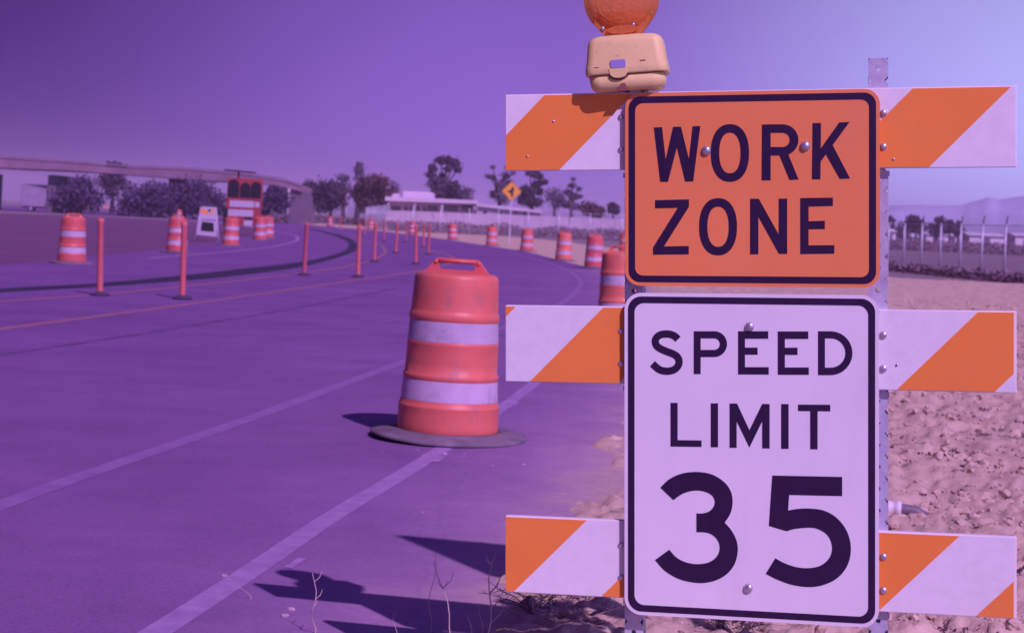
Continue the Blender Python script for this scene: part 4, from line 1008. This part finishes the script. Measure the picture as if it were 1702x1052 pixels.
for x in (-.75, .75): MB().tube([(x, -.3, 0), (x, .02, 1.3)], .04, 6).build('leg', 'white_paint_metal', wb); MB().tube([(x, .35, 0), (x, .05, 1.3)], .04, 6).build('leg', 'white_paint_metal', wb)

# ------------------------------------------------------------------ pipe in the dirt, dry plants in the foreground
g = G(1490, 853, .03)
pp = empty('pipe', loc=(g.x, g.y, .05), rz=-.25, label='grey pipe with a pale coupling half buried right of the sign post', cat='pipe')
MB().tube([(-.6, 0, .005), (.0, 0, 0), (.08, .0, -.006), (.13, .0, -.03)], [.026, .026, .026, .024], 16).build('tube', 'pipe', pp)
MB().lathe([(.030, -.035), (.033, -.030), (.033, -.012), (.030, -.008), (.030, .008), (.034, .012), (.034, .03), (.029, .035)], 18, axis='x', off=(-.015, 0, 0)).build('coupling', 'shed_white', pp)
MB().lathe([(.031, -.02), (.031, .02)], 16, axis='x', off=(-.085, 0, .001)).build('sleeve', 'black_rubber', pp)

def stalk(px, ybase, ytop, d, lean, label, m='dry_stalk', r0=.0026, branches=3, curve=0.0):
    b = GD(px, d); s = d / F; base_px = px
    h = max(.08, P(px, ytop, d).z)
    r = empty('dry_stalk', loc=(P(px, ytop, d).x - lean * h, d, 0), label=label, cat='plant', group='dry stalks in the foreground')
    pts = [Vector((0, 0, 0.0))]
    for k in range(1, 9):
        t = k / 8; pts.append(Vector((lean * h * t + .008 * math.sin(t * 9 + px) + curve * t * t * h, .02 * math.sin(t * 5 + px), h * t)))
    MB().tube(pts, [r0 * (1 - .65 * k / 8) for k in range(9)], 6).build('stem', m, r)
    mb = MB()
    for k in range(branches):
        i = random.randint(3, 7); sg = random.choice((-1, 1)); p = pts[i]; l_ = h * random.uniform(.06, .16)
        mb.tube([p, p + Vector((sg * l_ * .5, .01, l_ * .45)), p + Vector((sg * l_ * .7, .015, l_ * 1.1))], [r0 * .6, r0 * .45, r0 * .2], 5)
    if branches: mb.build('twig', m, r)
stalk(523, 1060, 952, 4.9, -.03, 'dry stalk standing over the shadow tip at the lower left')
stalk(724, 1060, 895, 5.0, .02, 'thin straight dry stalk in front of the upper dark shadow', branches=0, r0=.0014)
stalk(725, 1060, 935, 4.7, -.28, 'leaning forked dry stalk left of the lowest left board')
stalk(657, 1060, 1020, 4.8, .0, 'short dry stalk in the middle of the lower shadow', branches=0, r0=.0015)
stalk(781, 1060, 1020, 4.75, .0, 'short thick dry stalk between two taller ones', branches=0, r0=.0028)
stalk(801, 1060, 1005, 4.8, .02, 'thin dry stalk just left of the tall forked one', branches=1, r0=.002)
stalk(821, 1060, 918, 4.7, .04, 'tall forked dry stalk touching the lowest left board', branches=5, r0=.003)
stalk(395, 1060, 1008, 5.3, -.55, 'faint bent dry grass stem left of the shadow tip', branches=0, r0=.0013, curve=-.5)
def scrub(px, py, d0, spread, hgt, nst, m, label):
    g = G(px, py) if d0 is None else GD(px, d0)
    r = empty('scrub', loc=(g.x, g.y, .03), label=label, cat='plant', group='low scrub at the foot of the barricade'); mb = MB(); lf = MB()
    for k in range(nst):
        a = random.random() * 6.28; l_ = spread * random.uniform(.4, 1); h = hgt * random.uniform(.3, 1); q = Vector((math.cos(a) * l_, math.sin(a) * l_ * .8, h)); p0 = Vector((random.gauss(0, .02), random.gauss(0, .02), -.02))
        mid = p0.lerp(q, .5) + Vector((random.gauss(0, .015), random.gauss(0, .015), .3 * h)); mb.tube([p0, mid, q], [.0024, .0017, .0006], 5)
        for j in range(4):
            t = random.uniform(.35, 1); b0 = mid.lerp(q, (t - .35) / .65); e = b0 + Vector((random.gauss(0, .03), random.gauss(0, .03), random.uniform(-.01, .04))); mb.tube([b0, e], [.0012, .0005], 4)
            lf_n = random.randint(0, 3)
            for z in range(lf_n):
                c_ = b0.lerp(e, random.random()); u = Vector((random.gauss(0, 1), random.gauss(0, 1), random.gauss(.3, 1))).normalized() * random.uniform(.006, .014); w_ = u.orthogonal().normalized() * .0022
                lf.add([c_, c_ + u * .5 + w_, c_ + u, c_ + u * .5 - w_], [(0, 1, 2, 3)])
    mb.build('stems', m, r); lf.build('leaves', m, r)
scrub(1270, 1046, None, .16, .05, 34, 'dark_twig', 'dark sprawling weed under the bottom edge of the white sign')
scrub(1215, 1068, None, .12, .06, 22, 'dark_twig', 'dark weed left of the sprawling one under the white sign')
scrub(985, 1012, None, .20, .07, 20, 'dark_twig', 'tangled dry scrub below the lowest left board')
scrub(895, 1030, None, .18, .06, 16, 'dark_twig', 'dry scrub in the shadow left of the barricade foot')
scrub(930, 1048, None, .20, .06, 12, 'dry_stalk', 'pale tangled scrub at the shadow edge below the lowest left board')
scrub(1015, 1040, None, .16, .05, 10, 'dry_stalk', 'pale dry scrub beside the left barricade post')

# ------------------------------------------------------------------ air
hz_ = MB().box((-3200, -3200, -1.2), (3200, 3200, 43)); 
hm = bpy.data.materials.new('haze'); hm.use_nodes = True; nt = hm.node_tree; nt.nodes.clear()
ho = nt.nodes.new('ShaderNodeOutputMaterial'); pv = nt.nodes.new('ShaderNodeVolumePrincipled')
pv.inputs['Color'].default_value = (0.90, 0.75, 1.0, 1); pv.inputs['Density'].default_value = 0.00045; pv.inputs['Anisotropy'].default_value = 0.0
nt.links.new(pv.outputs[0], ho.inputs['Volume']); M['haze'] = hm
hz_.build('haze', 'haze', kind='stuff', label='thin violet haze over the plain', cat='haze')
